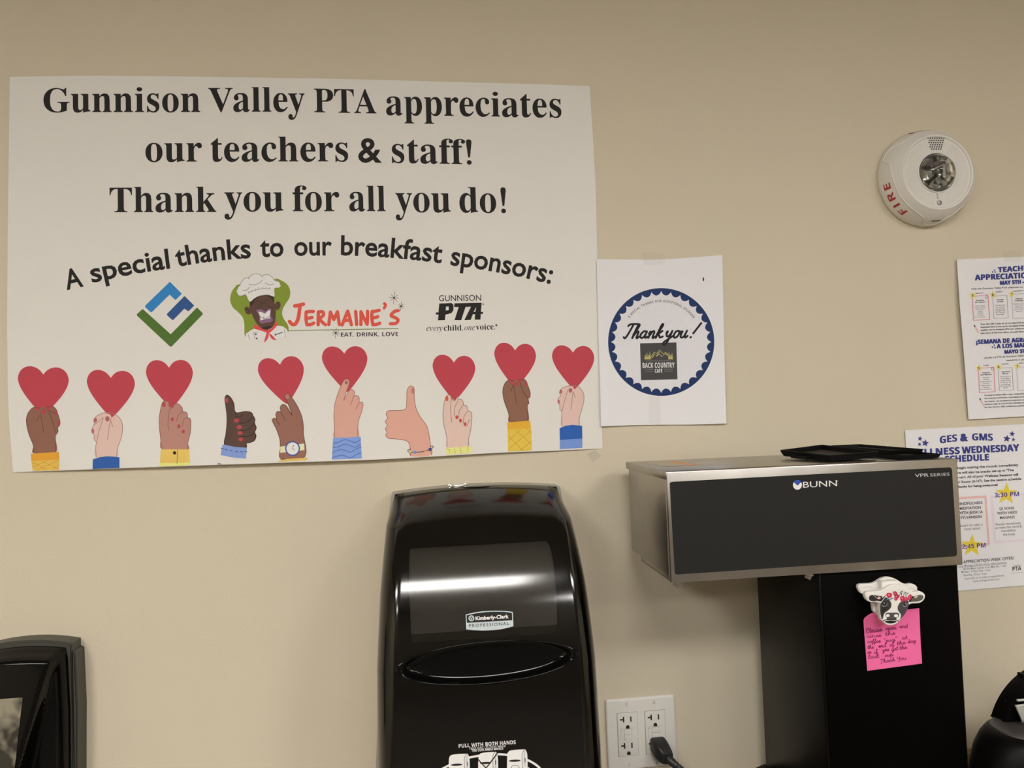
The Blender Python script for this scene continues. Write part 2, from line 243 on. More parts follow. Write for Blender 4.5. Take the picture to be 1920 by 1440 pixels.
BB = glyph_table('''
A 463 0,0 169,482 293,482 463,0 354,0 319,114 144,114 109,0|170,199 295,199 259,311 251,340 240,375 232,407 223,374 212,336 204,311
B 451 60,0 60,480 210,480 268,477 317,468 355,453 382,430 398,399 404,358 401,332 395,309 384,289 370,272 352,261 330,255 330,251 353,245 373,234 391,220 404,199 411,183 414,162 416,139 410,99 395,65 369,37 333,16 291,4 240,0|162,289 221,289 247,291 268,296 282,304 295,321 300,345 294,368 279,384 263,391 242,395 216,396 162,396|162,84 228,84 256,86 277,92 292,102 302,115 308,131 310,149 306,173 292,192 276,202 254,207 225,209 162,209
C 428 255,-7 208,-3 168,7 133,24 103,47 80,76 62,110 49,149 41,192 39,239 42,286 51,328 65,367 85,402 111,431 141,455 177,472 218,483 264,486 288,485 312,482 335,477 359,470 382,462 404,453 371,370 353,378 335,386 317,392 299,397 282,401 264,402 228,397 198,382 175,358 157,325 147,285 144,238 147,191 156,152 172,120 195,97 226,83 264,78 284,79 303,81 323,85 343,90 364,96 386,103 386,18 365,10 344,4 324,-1 302,-4 279,-6
D 497 60,0 60,480 211,480 259,477 302,468 342,453 376,432 404,406 427,374 444,336 455,293 458,244 454,187 441,138 419,96 389,61 351,35 306,15 255,4 196,0|162,84 206,84 270,94 316,123 343,173 353,242 349,290 337,329 318,359 291,380 257,392 216,396 162,396
E 376 60,0 60,480 336,480 336,396 162,396 162,291 324,291 324,208 162,208 162,84 336,84 336,0
F 369 60,0 60,480 335,480 335,396 161,396 161,273 323,273 323,189 161,189 161,0
G 486 262,-7 211,-3 167,9 129,29 97,56 71,92 53,134 43,184 39,240 42,288 52,332 68,371 91,405 119,433 153,456 193,473 238,483 289,486 315,485 340,483 365,478 389,472 411,465 432,457 398,375 383,383 366,389 348,394 329,398 309,401 289,402 261,399 235,393 212,381 192,366 175,347 162,325 152,299 146,270 144,238 145,208 149,181 156,155 167,133 180,114 197,98 217,87 241,80 269,78 289,78 305,80 333,85 333,185 242,185 242,269 433,269 433,21 407,13 381,6 354,1 326,-3 295,-6
H 514 60,0 60,480 162,480 162,291 352,291 352,480 453,480 453,0 352,0 352,207 162,207 162,0
I 261 21,0 21,58 80,85 80,395 21,422 21,480 240,480 240,422 181,395 181,85 240,58 240,0
J 222 10,-141 -8,-140 -24,-139 -50,-134 -50,-49 -27,-54 -15,-55 -2,-56 15,-54 30,-49 43,-39 52,-24 57,-9 60,9 60,30 60,480 162,480 162,31 160,-8 153,-41 143,-69 128,-92 110,-110 89,-124 65,-133 39,-139
K 446 60,0 60,480 162,480 162,260 181,288 192,303 202,316 332,480 445,480 277,267 446,0 330,0 205,202 162,171 162,0
L 379 60,0 60,480 162,480 162,84 357,84 357,0
M 633 60,0 60,480 199,480 312,113 314,113 435,480 573,480 573,0 478,0 478,227 478,243 479,260 479,279 481,335 483,375 480,375 357,0 263,0 148,376 145,376 146,359 148,336 150,278 151,259 151,240 151,223 151,0
N 546 60,0 60,480 189,480 397,120 399,120 398,143 397,165 396,187 395,209 394,231 394,253 394,480 486,480 486,0 357,0 148,363 145,363 147,340 148,317 149,294 150,271 151,248 151,226 151,0
O 535 267,-7 218,-3 176,7 139,24 108,48 83,76 63,111 50,150 42,193 39,241 42,289 50,332 63,371 83,405 108,433 139,456 176,473 219,484 268,487 317,484 360,473 396,456 427,433 452,405 471,370 485,331 493,288 496,240 493,193 485,150 471,110 452,76 427,47 396,24 360,7 317,-3|267,79 307,83 338,98 361,122 376,154 386,194 389,240 386,287 376,327 361,359 338,383 307,398 268,402 229,398 198,383 175,359 159,327 149,287 146,240 149,194 159,154 175,122 198,98 229,83
P 422 60,0 60,480 214,480 270,475 315,462 349,440 373,410 387,373 392,330 390,303 384,276 374,252 360,229 340,209 316,193 286,180 249,173 206,171 162,171 162,0|162,254 195,254 222,256 245,261 264,271 278,285 286,303 289,326 280,365 253,388 208,396 162,396
Q 535 363,-114 275,-7 267,-7 218,-3 176,7 139,24 108,48 83,76 63,111 50,150 42,193 39,241 42,289 50,332 63,371 83,405 108,433 139,456 176,473 219,484 268,487 317,484 360,473 396,456 427,433 452,405 471,370 485,331 493,288 496,240 492,189 483,143 467,101 444,65 414,37 377,15 493,-114|267,79 307,83 338,98 361,122 376,154 386,194 389,240 386,287 376,327 361,359 338,383 307,398 268,402 229,398 198,383 175,359 159,327 149,287 146,240 149,194 159,154 175,122 198,98 229,83
R 443 60,0 60,480 200,480 260,476 308,464 345,444 371,416 386,380 392,336 390,315 386,296 379,278 370,263 359,249 346,237 332,226 318,217 302,209 443,0 330,0 216,184 162,184 162,0|162,267 195,267 225,268 249,274 267,283 279,296 286,313 289,333 286,354 278,370 266,382 247,390 223,395 193,396 162,396
S 370 167,-7 118,-4 73,6 31,22 31,117 54,107 78,98 102,90 126,83 150,79 175,77 197,79 215,84 228,92 240,108 244,128 241,145 232,160 217,172 198,183 176,195 150,207 133,215 114,225 95,238 77,253 61,272 48,293 41,310 38,329 36,350 41,390 56,423 80,450 113,470 152,482 199,486 223,485 247,482 270,478 293,471 317,463 341,453 308,373 287,382 267,389 249,394 232,398 214,401 195,402 170,398 151,388 140,373 136,353 141,330 158,313 176,302 199,290 226,277 250,265 271,253 289,241 305,227 318,212 329,196 337,178 342,157 343,133 338,93 323,59 297,31 262,10 219,-2
T 389 144,0 144,395 13,395 13,480 375,480 375,395 245,395 245,0
U 508 252,-7 207,-4 168,5 134,21 107,42 79,78 63,121 57,171 57,480 158,480 158,186 161,151 169,123 183,103 201,89 225,81 255,79 285,81 309,90 327,105 339,126 347,153 349,187 349,480 451,480 451,169 448,137 441,107 429,80 412,55 390,34 363,16 331,4 294,-4
V 437 163,0 0,480 103,480 193,194 196,184 200,167 211,125 215,105 218,89 221,105 225,125 230,147 236,167 243,194 334,480 437,480 273,0
W 649 122,0 0,480 100,480 161,218 165,200 170,179 174,155 179,132 182,110 185,92 187,110 191,132 195,155 199,177 207,211 277,480 373,480 443,211 446,197 450,177 459,132 462,110 465,92 467,110 471,132 475,155 480,179 488,218 549,480 649,480 527,0 412,0 347,252 342,274 335,306 328,339 324,364 323,354 321,339 314,307 308,274 302,251 238,0
X 448 0,0 159,247 10,480 122,480 226,307 327,480 437,480 286,242 448,0 332,0 220,181 109,0
Y 419 159,0 159,183 0,480 110,480 210,282 310,480 419,480 260,187 260,0
Z 389 16,0 16,66 246,396 22,396 22,480 367,480 367,414 137,84 373,84 373,0
0 384 191,-7 139,1 96,22 64,59 47,95 34,137 27,185 24,240 26,289 31,333 40,373 53,407 71,435 93,457 121,474 153,484 191,487 244,480 286,458 318,422 336,386 349,344 357,295 359,240 357,191 352,147 343,107 330,74 312,45 290,23 263,6 230,-3|191,75 214,80 231,93 244,116 252,148 257,189 259,240 257,290 252,331 244,363 231,386 214,400 191,405 169,400 151,386 139,363 131,331 126,290 125,240 126,190 131,149 139,117 151,94 169,80
1 384 176,0 176,277 176,298 177,323 179,373 164,358 144,340 89,296 40,357 194,480 277,480 277,0
2 384 27,0 27,71 147,192 170,215 190,236 206,254 219,271 230,286 238,300 245,322 248,345 244,370 232,388 213,398 189,402 171,400 153,396 136,389 118,379 100,367 81,353 26,418 40,430 54,441 70,451 86,461 104,469 123,476 145,482 170,485 197,486 227,484 254,479 278,469 299,456 316,441 330,423 340,402 347,380 349,357 347,331 342,307 333,284 321,263 305,241 287,220 266,197 242,173 215,148 153,90 153,85 362,85 362,0
3 384 164,-7 114,-4 68,5 26,19 26,105 46,96 68,88 90,82 112,77 133,75 153,74 186,76 211,82 229,93 241,107 249,125 251,146 249,164 241,180 227,192 206,200 187,204 163,207 136,208 99,208 99,285 136,285 164,286 186,289 204,294 223,304 235,317 242,332 244,350 240,373 228,390 215,398 198,403 175,404 153,403 134,399 116,393 93,381 73,369 26,439 46,452 68,463 92,473 119,480 149,485 183,486 229,483 268,473 300,456 324,434 338,406 343,372 340,341 330,315 313,293 292,275 267,262 240,253 240,251 275,244 304,232 327,216 344,195 354,169 357,140 355,113 348,88 337,65 321,44 300,27 274,12 243,2 206,-5
4 384 216,0 216,99 11,99 11,170 222,480 315,480 315,178 373,178 373,99 315,99 315,0|101,178 216,178 216,259 217,297 219,338 220,363 218,363 205,337 197,324 189,311
5 384 162,-7 137,-6 114,-4 91,0 70,5 50,12 33,19 33,107 51,99 71,91 93,85 116,80 137,77 158,76 186,78 209,84 227,94 241,109 249,128 251,152 241,192 208,216 155,224 136,223 116,221 98,217 83,214 42,235 60,480 320,480 320,394 149,394 140,300 165,304 181,306 201,306 230,304 256,299 279,289 301,277 319,260 333,240 344,217 351,191 353,161 348,112 332,71 305,38 268,13 220,-2
6 384 199,-7 167,-4 138,3 110,16 86,33 64,57 47,85 34,119 26,158 24,203 24,231 26,258 30,285 35,312 42,337 51,362 62,385 76,406 93,425 113,443 136,457 162,469 192,478 226,483 264,485 297,484 314,482 328,480 328,399 315,402 301,404 286,405 271,406 234,404 203,397 178,387 159,373 143,355 132,334 125,310 119,284 117,256 121,256 131,271 144,284 160,296 178,304 200,310 225,312 264,307 298,294 325,272 346,242 358,205 362,160 357,112 342,71 318,38 285,13 245,-2|197,75 215,77 231,84 245,95 256,111 262,132 264,158 262,180 257,198 248,214 235,225 219,231 199,234 178,231 160,224 145,213 134,199 127,183 124,167 126,145 132,124 142,105 157,89 175,78
7 384 75,0 255,394 18,394 18,480 362,480 362,416 181,0
8 384 192,-7 142,-3 101,9 67,28 43,53 28,85 24,122 26,153 35,179 50,201 70,220 91,237 116,251 95,265 77,281 61,299 48,320 41,344 38,371 41,395 48,416 60,435 76,450 95,463 117,473 141,480 166,484 192,486 219,484 244,480 268,473 290,463 308,450 324,435 336,416 343,395 345,370 342,343 334,319 321,299 303,282 282,266 259,253 276,244 292,233 308,222 322,209 335,196 346,180 354,163 358,145 360,124 358,99 351,76 339,55 323,37 303,22 280,9 253,0 224,-5|192,296 214,307 232,321 245,339 250,363 246,383 233,399 215,408 191,412 169,408 150,399 138,383 134,363 138,340 151,322 170,308|191,68 214,70 233,75 247,84 261,103 266,127 263,144 255,159 243,172 229,184 213,194 196,204 187,209 168,198 151,187 137,175 126,161 120,145 118,128 122,104 136,85 150,75 169,70
9 384 120,-7 87,-6 69,-4 55,-2 55,79 83,75 98,73 113,73 150,75 180,81 205,92 225,106 240,124 251,144 259,168 264,194 267,222 263,222 252,207 240,194 225,183 207,174 184,168 156,167 118,171 86,184 58,206 38,236 26,274 21,318 26,367 41,407 65,441 98,465 138,480 185,485 216,482 246,475 273,462 298,445 319,422 336,393 350,359 357,320 360,275 359,247 357,220 354,193 349,167 342,141 333,117 321,93 307,72 290,53 271,35 248,21 221,9 191,0 157,-5|185,244 206,247 224,255 239,266 250,280 257,295 259,311 257,333 251,355 241,374 227,390 209,400 187,404 168,401 152,395 138,383 128,367 122,346 120,320 121,298 127,280 136,265 148,253 165,247
a 406 142,-7 111,-4 84,6 60,22 43,44 32,73 28,109 33,145 46,174 69,196 101,212 142,222 192,226 256,228 256,244 252,269 241,287 223,297 199,300 181,299 164,297 146,292 129,287 112,281 95,273 62,341 83,351 105,359 128,365 152,370 177,373 203,374 248,371 286,360 316,342 338,317 351,285 355,244 355,0 285,0 266,50 263,50 247,32 231,17 214,7 194,-1 170,-5|179,66 200,69 218,75 234,86 246,100 253,118 256,140 256,170 217,169 188,166 166,160 150,151 136,132 131,109 134,89 144,76 160,69
b 425 254,-7 229,-5 208,0 190,8 176,18 163,29 152,40 146,40 129,0 52,0 52,510 152,510 152,392 152,371 151,351 148,319 152,319 163,333 177,346 192,358 210,366 232,372 257,373 295,368 328,352 357,325 378,288 391,241 395,184 391,126 378,79 356,42 327,15 293,-1|226,75 245,78 261,87 275,103 285,125 291,152 293,185 291,218 285,245 274,266 261,281 244,290 224,293 201,291 183,283 170,269 161,250 155,226 152,195 152,185 154,152 159,125 168,103 182,87 201,78
c 345 201,-7 151,-2 109,13 75,39 50,75 35,122 30,181 33,223 40,260 53,291 70,317 91,337 117,353 145,364 176,371 210,373 234,373 256,370 276,366 293,361 310,355 324,349 295,271 272,280 251,287 230,291 210,293 167,281 141,244 132,182 135,148 141,121 153,101 168,86 187,77 210,75 230,75 249,78 266,83 282,89 298,97 313,106 313,21 297,12 281,5 265,0 247,-4 226,-6
d 425 169,-7 130,-1 97,15 69,41 47,78 35,125 30,183 35,240 48,288 69,325 98,352 132,368 171,373 196,372 218,367 236,358 252,347 266,334 277,320 280,320 275,351 273,372 273,393 273,510 373,510 373,0 296,0 277,48 273,48 262,33 248,20 233,9 215,0 193,-5|203,73 228,76 248,84 262,98 271,117 277,141 279,171 279,182 278,215 272,242 263,264 249,280 229,289 202,292 182,289 165,279 150,264 140,242 134,214 132,181 134,148 140,121 150,100 165,85 182,76
e 397 218,-7 183,-4 151,2 121,14 95,30 73,50 54,76 41,106 33,141 30,181 33,221 40,257 52,288 69,314 89,335 113,352 140,364 170,371 203,373 251,369 291,354 324,330 348,297 363,256 368,207 368,158 132,158 135,132 143,110 157,92 175,79 197,71 223,68 246,69 267,71 287,75 307,80 327,88 347,97 347,19 329,11 310,5 290,0 269,-4 245,-6|134,225 274,225 272,246 266,265 257,280 243,293 226,300 204,302 186,300 170,294 156,283 145,269 138,249
f 260 69,0 69,291 13,291 13,340 69,367 69,394 70,423 76,447 84,466 96,482 111,494 129,503 150,509 173,513 198,514 217,513 235,512 252,509 273,504 290,498 265,425 240,431 225,434 209,435 191,431 178,422 171,407 169,390 169,367 255,367 255,291 169,291 169,0
g 425 189,-161 164,-161 140,-159 117,-156 95,-153 74,-147 52,-140 52,-60 98,-75 146,-85 195,-88 238,-79 264,-51 273,-5 273,3 274,26 275,48 273,48 259,30 244,16 228,6 209,-1 190,-5 169,-7 128,-1 94,16 67,43 46,81 34,127 30,183 34,238 47,285 68,323 96,351 131,368 171,373 213,367 249,350 277,320 280,320 288,367 373,367 373,-1 368,-49 352,-89 326,-120 291,-143 245,-157|204,72 227,74 246,82 261,94 271,112 277,137 279,170 279,182 277,218 271,246 261,267 247,281 227,289 203,292 164,280 140,243 132,181 140,121 164,84
h 441 52,0 52,510 152,510 152,406 152,389 152,371 151,355 149,333 148,320 153,320 166,337 181,350 198,361 217,368 238,372 259,373 296,370 328,359 355,342 375,316 387,282 391,239 391,0 291,0 291,214 284,258 265,285 232,293 205,290 184,280 170,262 160,238 154,209 152,173 152,0
i 205 103,412 82,415 64,423 52,438 48,461 52,485 64,500 82,508 103,510 123,508 141,500 153,485 157,461 153,438 141,423 123,415|52,0 52,367 152,367 152,0
k 416 52,0 52,510 152,510 152,282 152,261 151,241 147,199 148,199 169,228 180,242 192,255 295,367 408,367 262,208 416,0 301,0 195,148 152,114 152,0
l 205 52,0 52,510 152,510 152,0
m 660 52,0 52,367 129,367 142,320 148,320 160,337 176,350 194,361 213,368 234,372 255,373 280,372 303,368 323,360 340,350 355,336 366,320 375,320 387,337 403,350 421,361 442,368 462,372 483,373 521,370 553,359 577,342 595,316 606,282 609,239 609,0 509,0 509,214 503,258 485,285 454,293 430,290 411,281 398,265 388,244 383,217 381,184 381,0 281,0 281,214 275,258 256,285 226,293 201,290 182,280 168,262 159,238 154,209 152,173 152,0
n 441 52,0 52,367 129,367 142,320 148,320 161,337 177,350 196,361 217,368 238,372 261,373 297,370 329,359 355,342 375,316 387,282 391,239 391,0 291,0 291,214 289,238 285,258 277,274 258,289 232,293 204,290 184,280 169,262 160,238 154,209 152,173 152,0
o 416 207,-7 174,-4 144,3 116,15 91,32 70,54 53,80 40,111 33,145 30,184 36,240 51,287 78,324 114,352 157,368 209,373 242,371 272,364 300,351 325,334 346,313 363,287 375,257 383,223 385,184 380,128 364,81 337,43 302,15 258,-1|208,74 232,77 251,86 266,102 276,123 281,151 283,184 281,217 276,244 266,266 251,281 232,290 208,293 184,290 164,281 150,266 140,244 134,217 132,184 134,151 140,123 150,102 164,86 184,77
p 425 52,-161 52,367 134,367 148,319 152,319 163,333 177,346 192,357 210,366 232,372 257,373 295,368 328,352 357,325 378,288 391,241 395,184 390,127 377,79 355,42 326,15 293,-1 254,-7 229,-5 208,0 191,8 176,18 163,29 152,40 147,40 150,22 152,4 152,-13 152,-161|226,75 247,78 263,87 276,103 286,125 291,152 293,185 285,245 262,281 224,293 201,291 183,283 170,269 161,250 155,226 152,195 152,185 154,152 159,125 168,103 182,87 201,78
r 305 52,0 52,367 128,367 143,305 148,305 160,323 175,339 192,353 212,364 234,371 257,373 275,373 291,371 283,277 270,279 254,280 229,278 205,271 184,259 167,242 159,227 154,208 152,187 152,0
s 334 152,-7 127,-6 106,-4 86,-2 68,2 49,8 31,15 31,97 51,89 72,82 95,75 117,70 137,67 155,66 180,69 197,75 206,85 210,98 208,107 204,115 197,123 183,132 169,138 152,146 130,156 109,166 90,175 74,185 55,201 41,220 35,235 31,252 30,271 35,303 48,328 70,348 99,362 134,371 175,373 198,373 219,370 240,367 261,361 283,354 304,345 274,273 256,280 239,286 223,292 199,298 174,300 149,297 135,289 130,275 131,267 135,260 144,252 157,244 170,238 186,231 206,223 226,214 244,206 261,196 281,181 296,162 303,147 307,129 308,109 304,75 291,46 269,23 238,7 199,-3
t 291 178,-7 157,-6 137,-2 119,4 103,13 90,25 78,41 70,61 65,86 63,115 63,291 15,291 15,334 71,367 99,445 163,445 163,367 266,367 266,291 163,291 163,115 166,97 175,84 189,76 207,73 223,74 239,77 255,80 270,85 270,10 252,4 230,-2 214,-4 196,-6
u 441 181,-7 144,-3 112,7 86,25 66,51 54,85 50,128 50,367 150,367 150,152 152,129 157,109 165,93 183,78 210,73 237,77 258,87 272,104 281,128 287,158 289,194 289,367 389,367 389,0 312,0 299,47 293,47 280,30 264,16 245,6 225,-1 203,-5
v 382 140,0 0,367 105,367 175,158 181,139 185,119 188,100 189,83 192,83 195,107 200,132 207,158 277,367 382,367 242,0
w 575 111,0 7,367 106,367 148,204 153,186 157,164 164,119 169,84 171,84 174,109 179,142 184,172 188,191 233,367 343,367 386,191 389,178 393,161 396,140 399,118 402,99 402,84 405,84 410,117 417,163 422,186 426,204 470,367 568,367 463,0 354,0 326,128 318,162 307,211 296,258 288,290 285,290 278,258 267,211 256,162 248,127 218,0
y 382 74,-161 58,-161 45,-160 23,-156 23,-77 41,-79 51,-80 62,-81 82,-78 99,-72 112,-61 124,-48 133,-32 140,-15 146,3 0,367 109,367 179,161 183,145 187,130 189,114 191,97 193,97 195,114 198,130 202,145 207,161 275,367 382,367 227,-47 211,-82 191,-110 166,-133 138,-148 107,-158
''')
SB['!'] = (230, [[(95, 130), (128, 130), (160, 400), (160, 440), (146, 465), (112, 475), (78, 465), (64, 440), (64, 400)], [(112+44*math.cos(t), 36+44*math.sin(t)) for t in (k*PI/8 for k in range(16))]])
SB['.'] = (150, [[(70+40*math.cos(t), 32+40*math.sin(t)) for t in (k*PI/8 for k in range(16))]])
for _c in SB:                    # taller small letters
    if _c.islower(): SB[_c] = (SB[_c][0], [[(a, b*1.13 if b < 320 else 362+(b-320)*.80) for a, b in p_] for p_ in SB[_c][1]])
BB['I'] = (230, [[(62, 0), (168, 0), (168, 480), (62, 480)]])
SERIF = (SB, 455); SERIF_IT = (SI, 455); BOLD = (BB, 480)

def area2(P): return sum(a[0]*b[1]-b[0]*a[1] for a, b in zip(P, P[1:]+P[:1]))
def inside(p, P):
    c = False
    for (x0, y0), (x1, y1) in zip(P, P[1:]+P[:1]):
        if (y0 > p[1]) != (y1 > p[1]) and p[0] < (x1-x0)*(p[1]-y0)/(y1-y0)+x0: c = not c
    return c
def fill(loops):
    """triangles of one outline with its holes"""
    T = tessellate_polygon([[Vector((x, y, 0)) for x, y in L] for L in loops])
    V = [p for L in loops for p in L]
    return V, [tuple(t) for t in T if len(set(t)) == 3]
def fill_glyph(polys):
    polys = sorted(polys, key=lambda P: -abs(area2(P)))
    groups = []
    for P in polys:
        for g in groups:
            if inside(P[0], g[0]): g.append(P); break
        else: groups.append([P])
    V, Fc = [], []
    for g in groups:
        v, f = fill(g); o = len(V); V += v; Fc += [tuple(i+o for i in t) for t in f]
    return V, Fc
_gc = {}
def text_tris(s, font, track=0, bold=0.0):
    """flat triangles of a line of text, in units of its cap height, from x = 0"""
    V, Fc = [], []
    if font == 'SANS':
        c = bpy.data.curves.new('t', 'FONT'); c.body = s; c.size = 1; c.resolution_u = 3; c.offset = bold
        c.space_character = 1+track
        o = bpy.data.objects.new('t', c); COL.objects.link(o)
        me = o.evaluated_get(bpy.context.evaluated_depsgraph_get()).to_mesh()
        V = [(v.co.x/.69, v.co.y/.69) for v in me.vertices]; Fc = [tuple(p.vertices) for p in me.polygons]
        bpy.data.objects.remove(o); bpy.data.curves.remove(c)
    else:
        tab, cap = font; x = 0
        for ch in s:
            if ch == ' ': x += 210*(1+track); continue
            if ch not in tab:
                v, f = text_tris(ch, 'SANS', 0, bold or .02); v = [(a*cap, b*cap) for a, b in v]; adv = max(a for a, b in v)+60
            else:
                if (id(tab), ch) not in _gc: _gc[id(tab), ch] = fill_glyph(tab[ch][1])
                v, f = _gc[id(tab), ch]; adv = tab[ch][0]
            o = len(V); V += [((a+x)/cap, b/cap) for a, b in v]; Fc += [tuple(i+o for i in t) for t in f]
            x += adv+track*1000
    if V:
        x0 = min(v[0] for v in V); V = [(a-x0, b) for a, b in V]
    return V, Fc

# hand lettering: pen strokes on a grid, x-height 1
HAND = {
 'a': (1.15, [[(.72, .85), (.42, 1), (.1, .7), (.08, .3), (.35, 0), (.65, .25), (.76, .95)], [(.76, .95), (.72, .3), (.88, .02), (1.1, .2)]]),
 'c': (.85, [[(.65, .8), (.4, 1), (.1, .65), (.12, .2), (.4, 0), (.8, .25)]]),
 'd': (1.15, [[(.72, .85), (.42, 1), (.1, .7), (.08, .3), (.35, 0), (.65, .25), (.85, 2.0)], [(.85, 2.0), (.76, .6), (.84, .05), (1.1, .2)]]),
 'e': (.85, [[(.08, .45), (.5, .55), (.55, .9), (.3, 1), (.08, .6), (.15, .12), (.45, 0), (.85, .3)]]),
 'f': (.75, [[(.05, .5), (.5, 1.6), (.42, 2), (.25, 1.7), (.2, .2), (.1, -.8), (.3, -.7), (.35, .1), (.75, .3)]]),
 'g': (1.1, [[(.72, .85), (.42, 1), (.1, .7), (.08, .3), (.35, .05), (.65, .3), (.76, .95)], [(.76, .95), (.7, -.5), (.4, -1), (.15, -.7), (.6, -.2), (1.05, .2)]]),
 'h': (1.05, [[(.05, .5), (.4, 1.7), (.3, 2), (.17, 1.6), (.1, 0)], [(.1, .2), (.4, .95), (.65, .85), (.66, .1), (.8, 0), (1.05, .25)]]),
 'i': (.55, [[(.0, .3), (.2, 1), (.2, .15), (.35, 0), (.55, .25)], [(.27, 1.5), (.3, 1.55)]]),
 'j': (.6, [[(.0, .3), (.3, 1), (.25, -.6), (.05, -1), (-.15, -.7), (.2, -.2), (.6, .25)], [(.35, 1.5), (.38, 1.55)]]),
 'k': (1.0, [[(.05, .5), (.4, 1.7), (.3, 2), (.17, 1.6), (.1, 0)], [(.65, 1), (.2, .5), (.45, .35), (.65, .05), (1.0, .2)]]),
 'l': (.6, [[(.05, .4), (.42, 1.6), (.32, 2), (.15, 1.5), (.15, .25), (.35, 0), (.6, .25)]]),
 'n': (1.1, [[(.0, .6), (.15, 1), (.15, 0)], [(.15, .2), (.42, .95), (.68, .85), (.7, .1), (.85, 0), (1.1, .25)]]),
 'o': (.95, [[(.5, .98), (.2, .9), (.08, .45), (.3, 0), (.65, .2), (.72, .7), (.5, .98), (.95, .8)]]),
 'p': (1.05, [[(.0, .5), (.18, 1), (.1, -1)], [(.13, .3), (.4, .98), (.72, .75), (.65, .15), (.35, 0), (.15, .2)], [(.35, 0), (.7, .02), (1.05, .25)]]),
 'q': (1.0, [[(.72, .85), (.42, 1), (.1, .7), (.08, .3), (.35, .05), (.65, .3), (.76, .95)], [(.76, .95), (.72, -.9)]]),
 'r': (.9, [[(.0, .3), (.22, 1.1), (.35, .9), (.6, .9), (.58, .2), (.7, 0), (.9, .25)]]),
 's': (.75, [[(.0, .2), (.35, 1.05), (.45, .6), (.5, .2), (.25, 0), (.05, .15)], [(.25, 0), (.75, .25)]]),
 't': (.7, [[(.05, .4), (.32, 1.7)], [(.32, 1.7), (.2, .25), (.38, 0), (.7, .25)], [(.02, 1.15), (.6, 1.25)]]),
 'u': (1.1, [[(.0, .6), (.12, 1), (.12, .25), (.35, 0), (.62, .25), (.72, 1)], [(.72, 1), (.7, .25), (.85, 0), (1.1, .25)]]),
 'y': (1.1, [[(.0, .7), (.12, 1), (.15, .4), (.4, .2), (.65, .5), (.74, 1)], [(.74, 1), (.66, -.5), (.4, -1), (.15, -.7), (.55, -.25), (1.1, .25)]]),
 'P': (1.1, [[(.2, 2), (.15, 0)], [(.0, 1.7), (.4, 2.05), (.95, 1.75), (.75, 1.05), (.2, .95)]]),
 'T': (1.2, [[(.05, 1.75), (.3, 2.0), (1.3, 2.02)], [(.72, 2), (.5, .6), (.28, 0), (.05, .15)]]),
 'Y': (1.1, [[(.05, 2), (.15, 1.3), (.45, 1.1), (.8, 1.4), (.95, 2)], [(.95, 2), (.8, .2), (.5, -.6), (.25, -.4)]]),
 '.': (.4, [[(.15, .0), (.2, .06)]]),
 '"': (.5, [[(.1, 2.0), (.05, 1.6)], [(.35, 2.0), (.3, 1.6)]]),
 '!': (.6, [[(.62, 2.1), (.3, .6)], [(.2, .02), (.24, .08)]]),
 ' ': (.8, []),
}

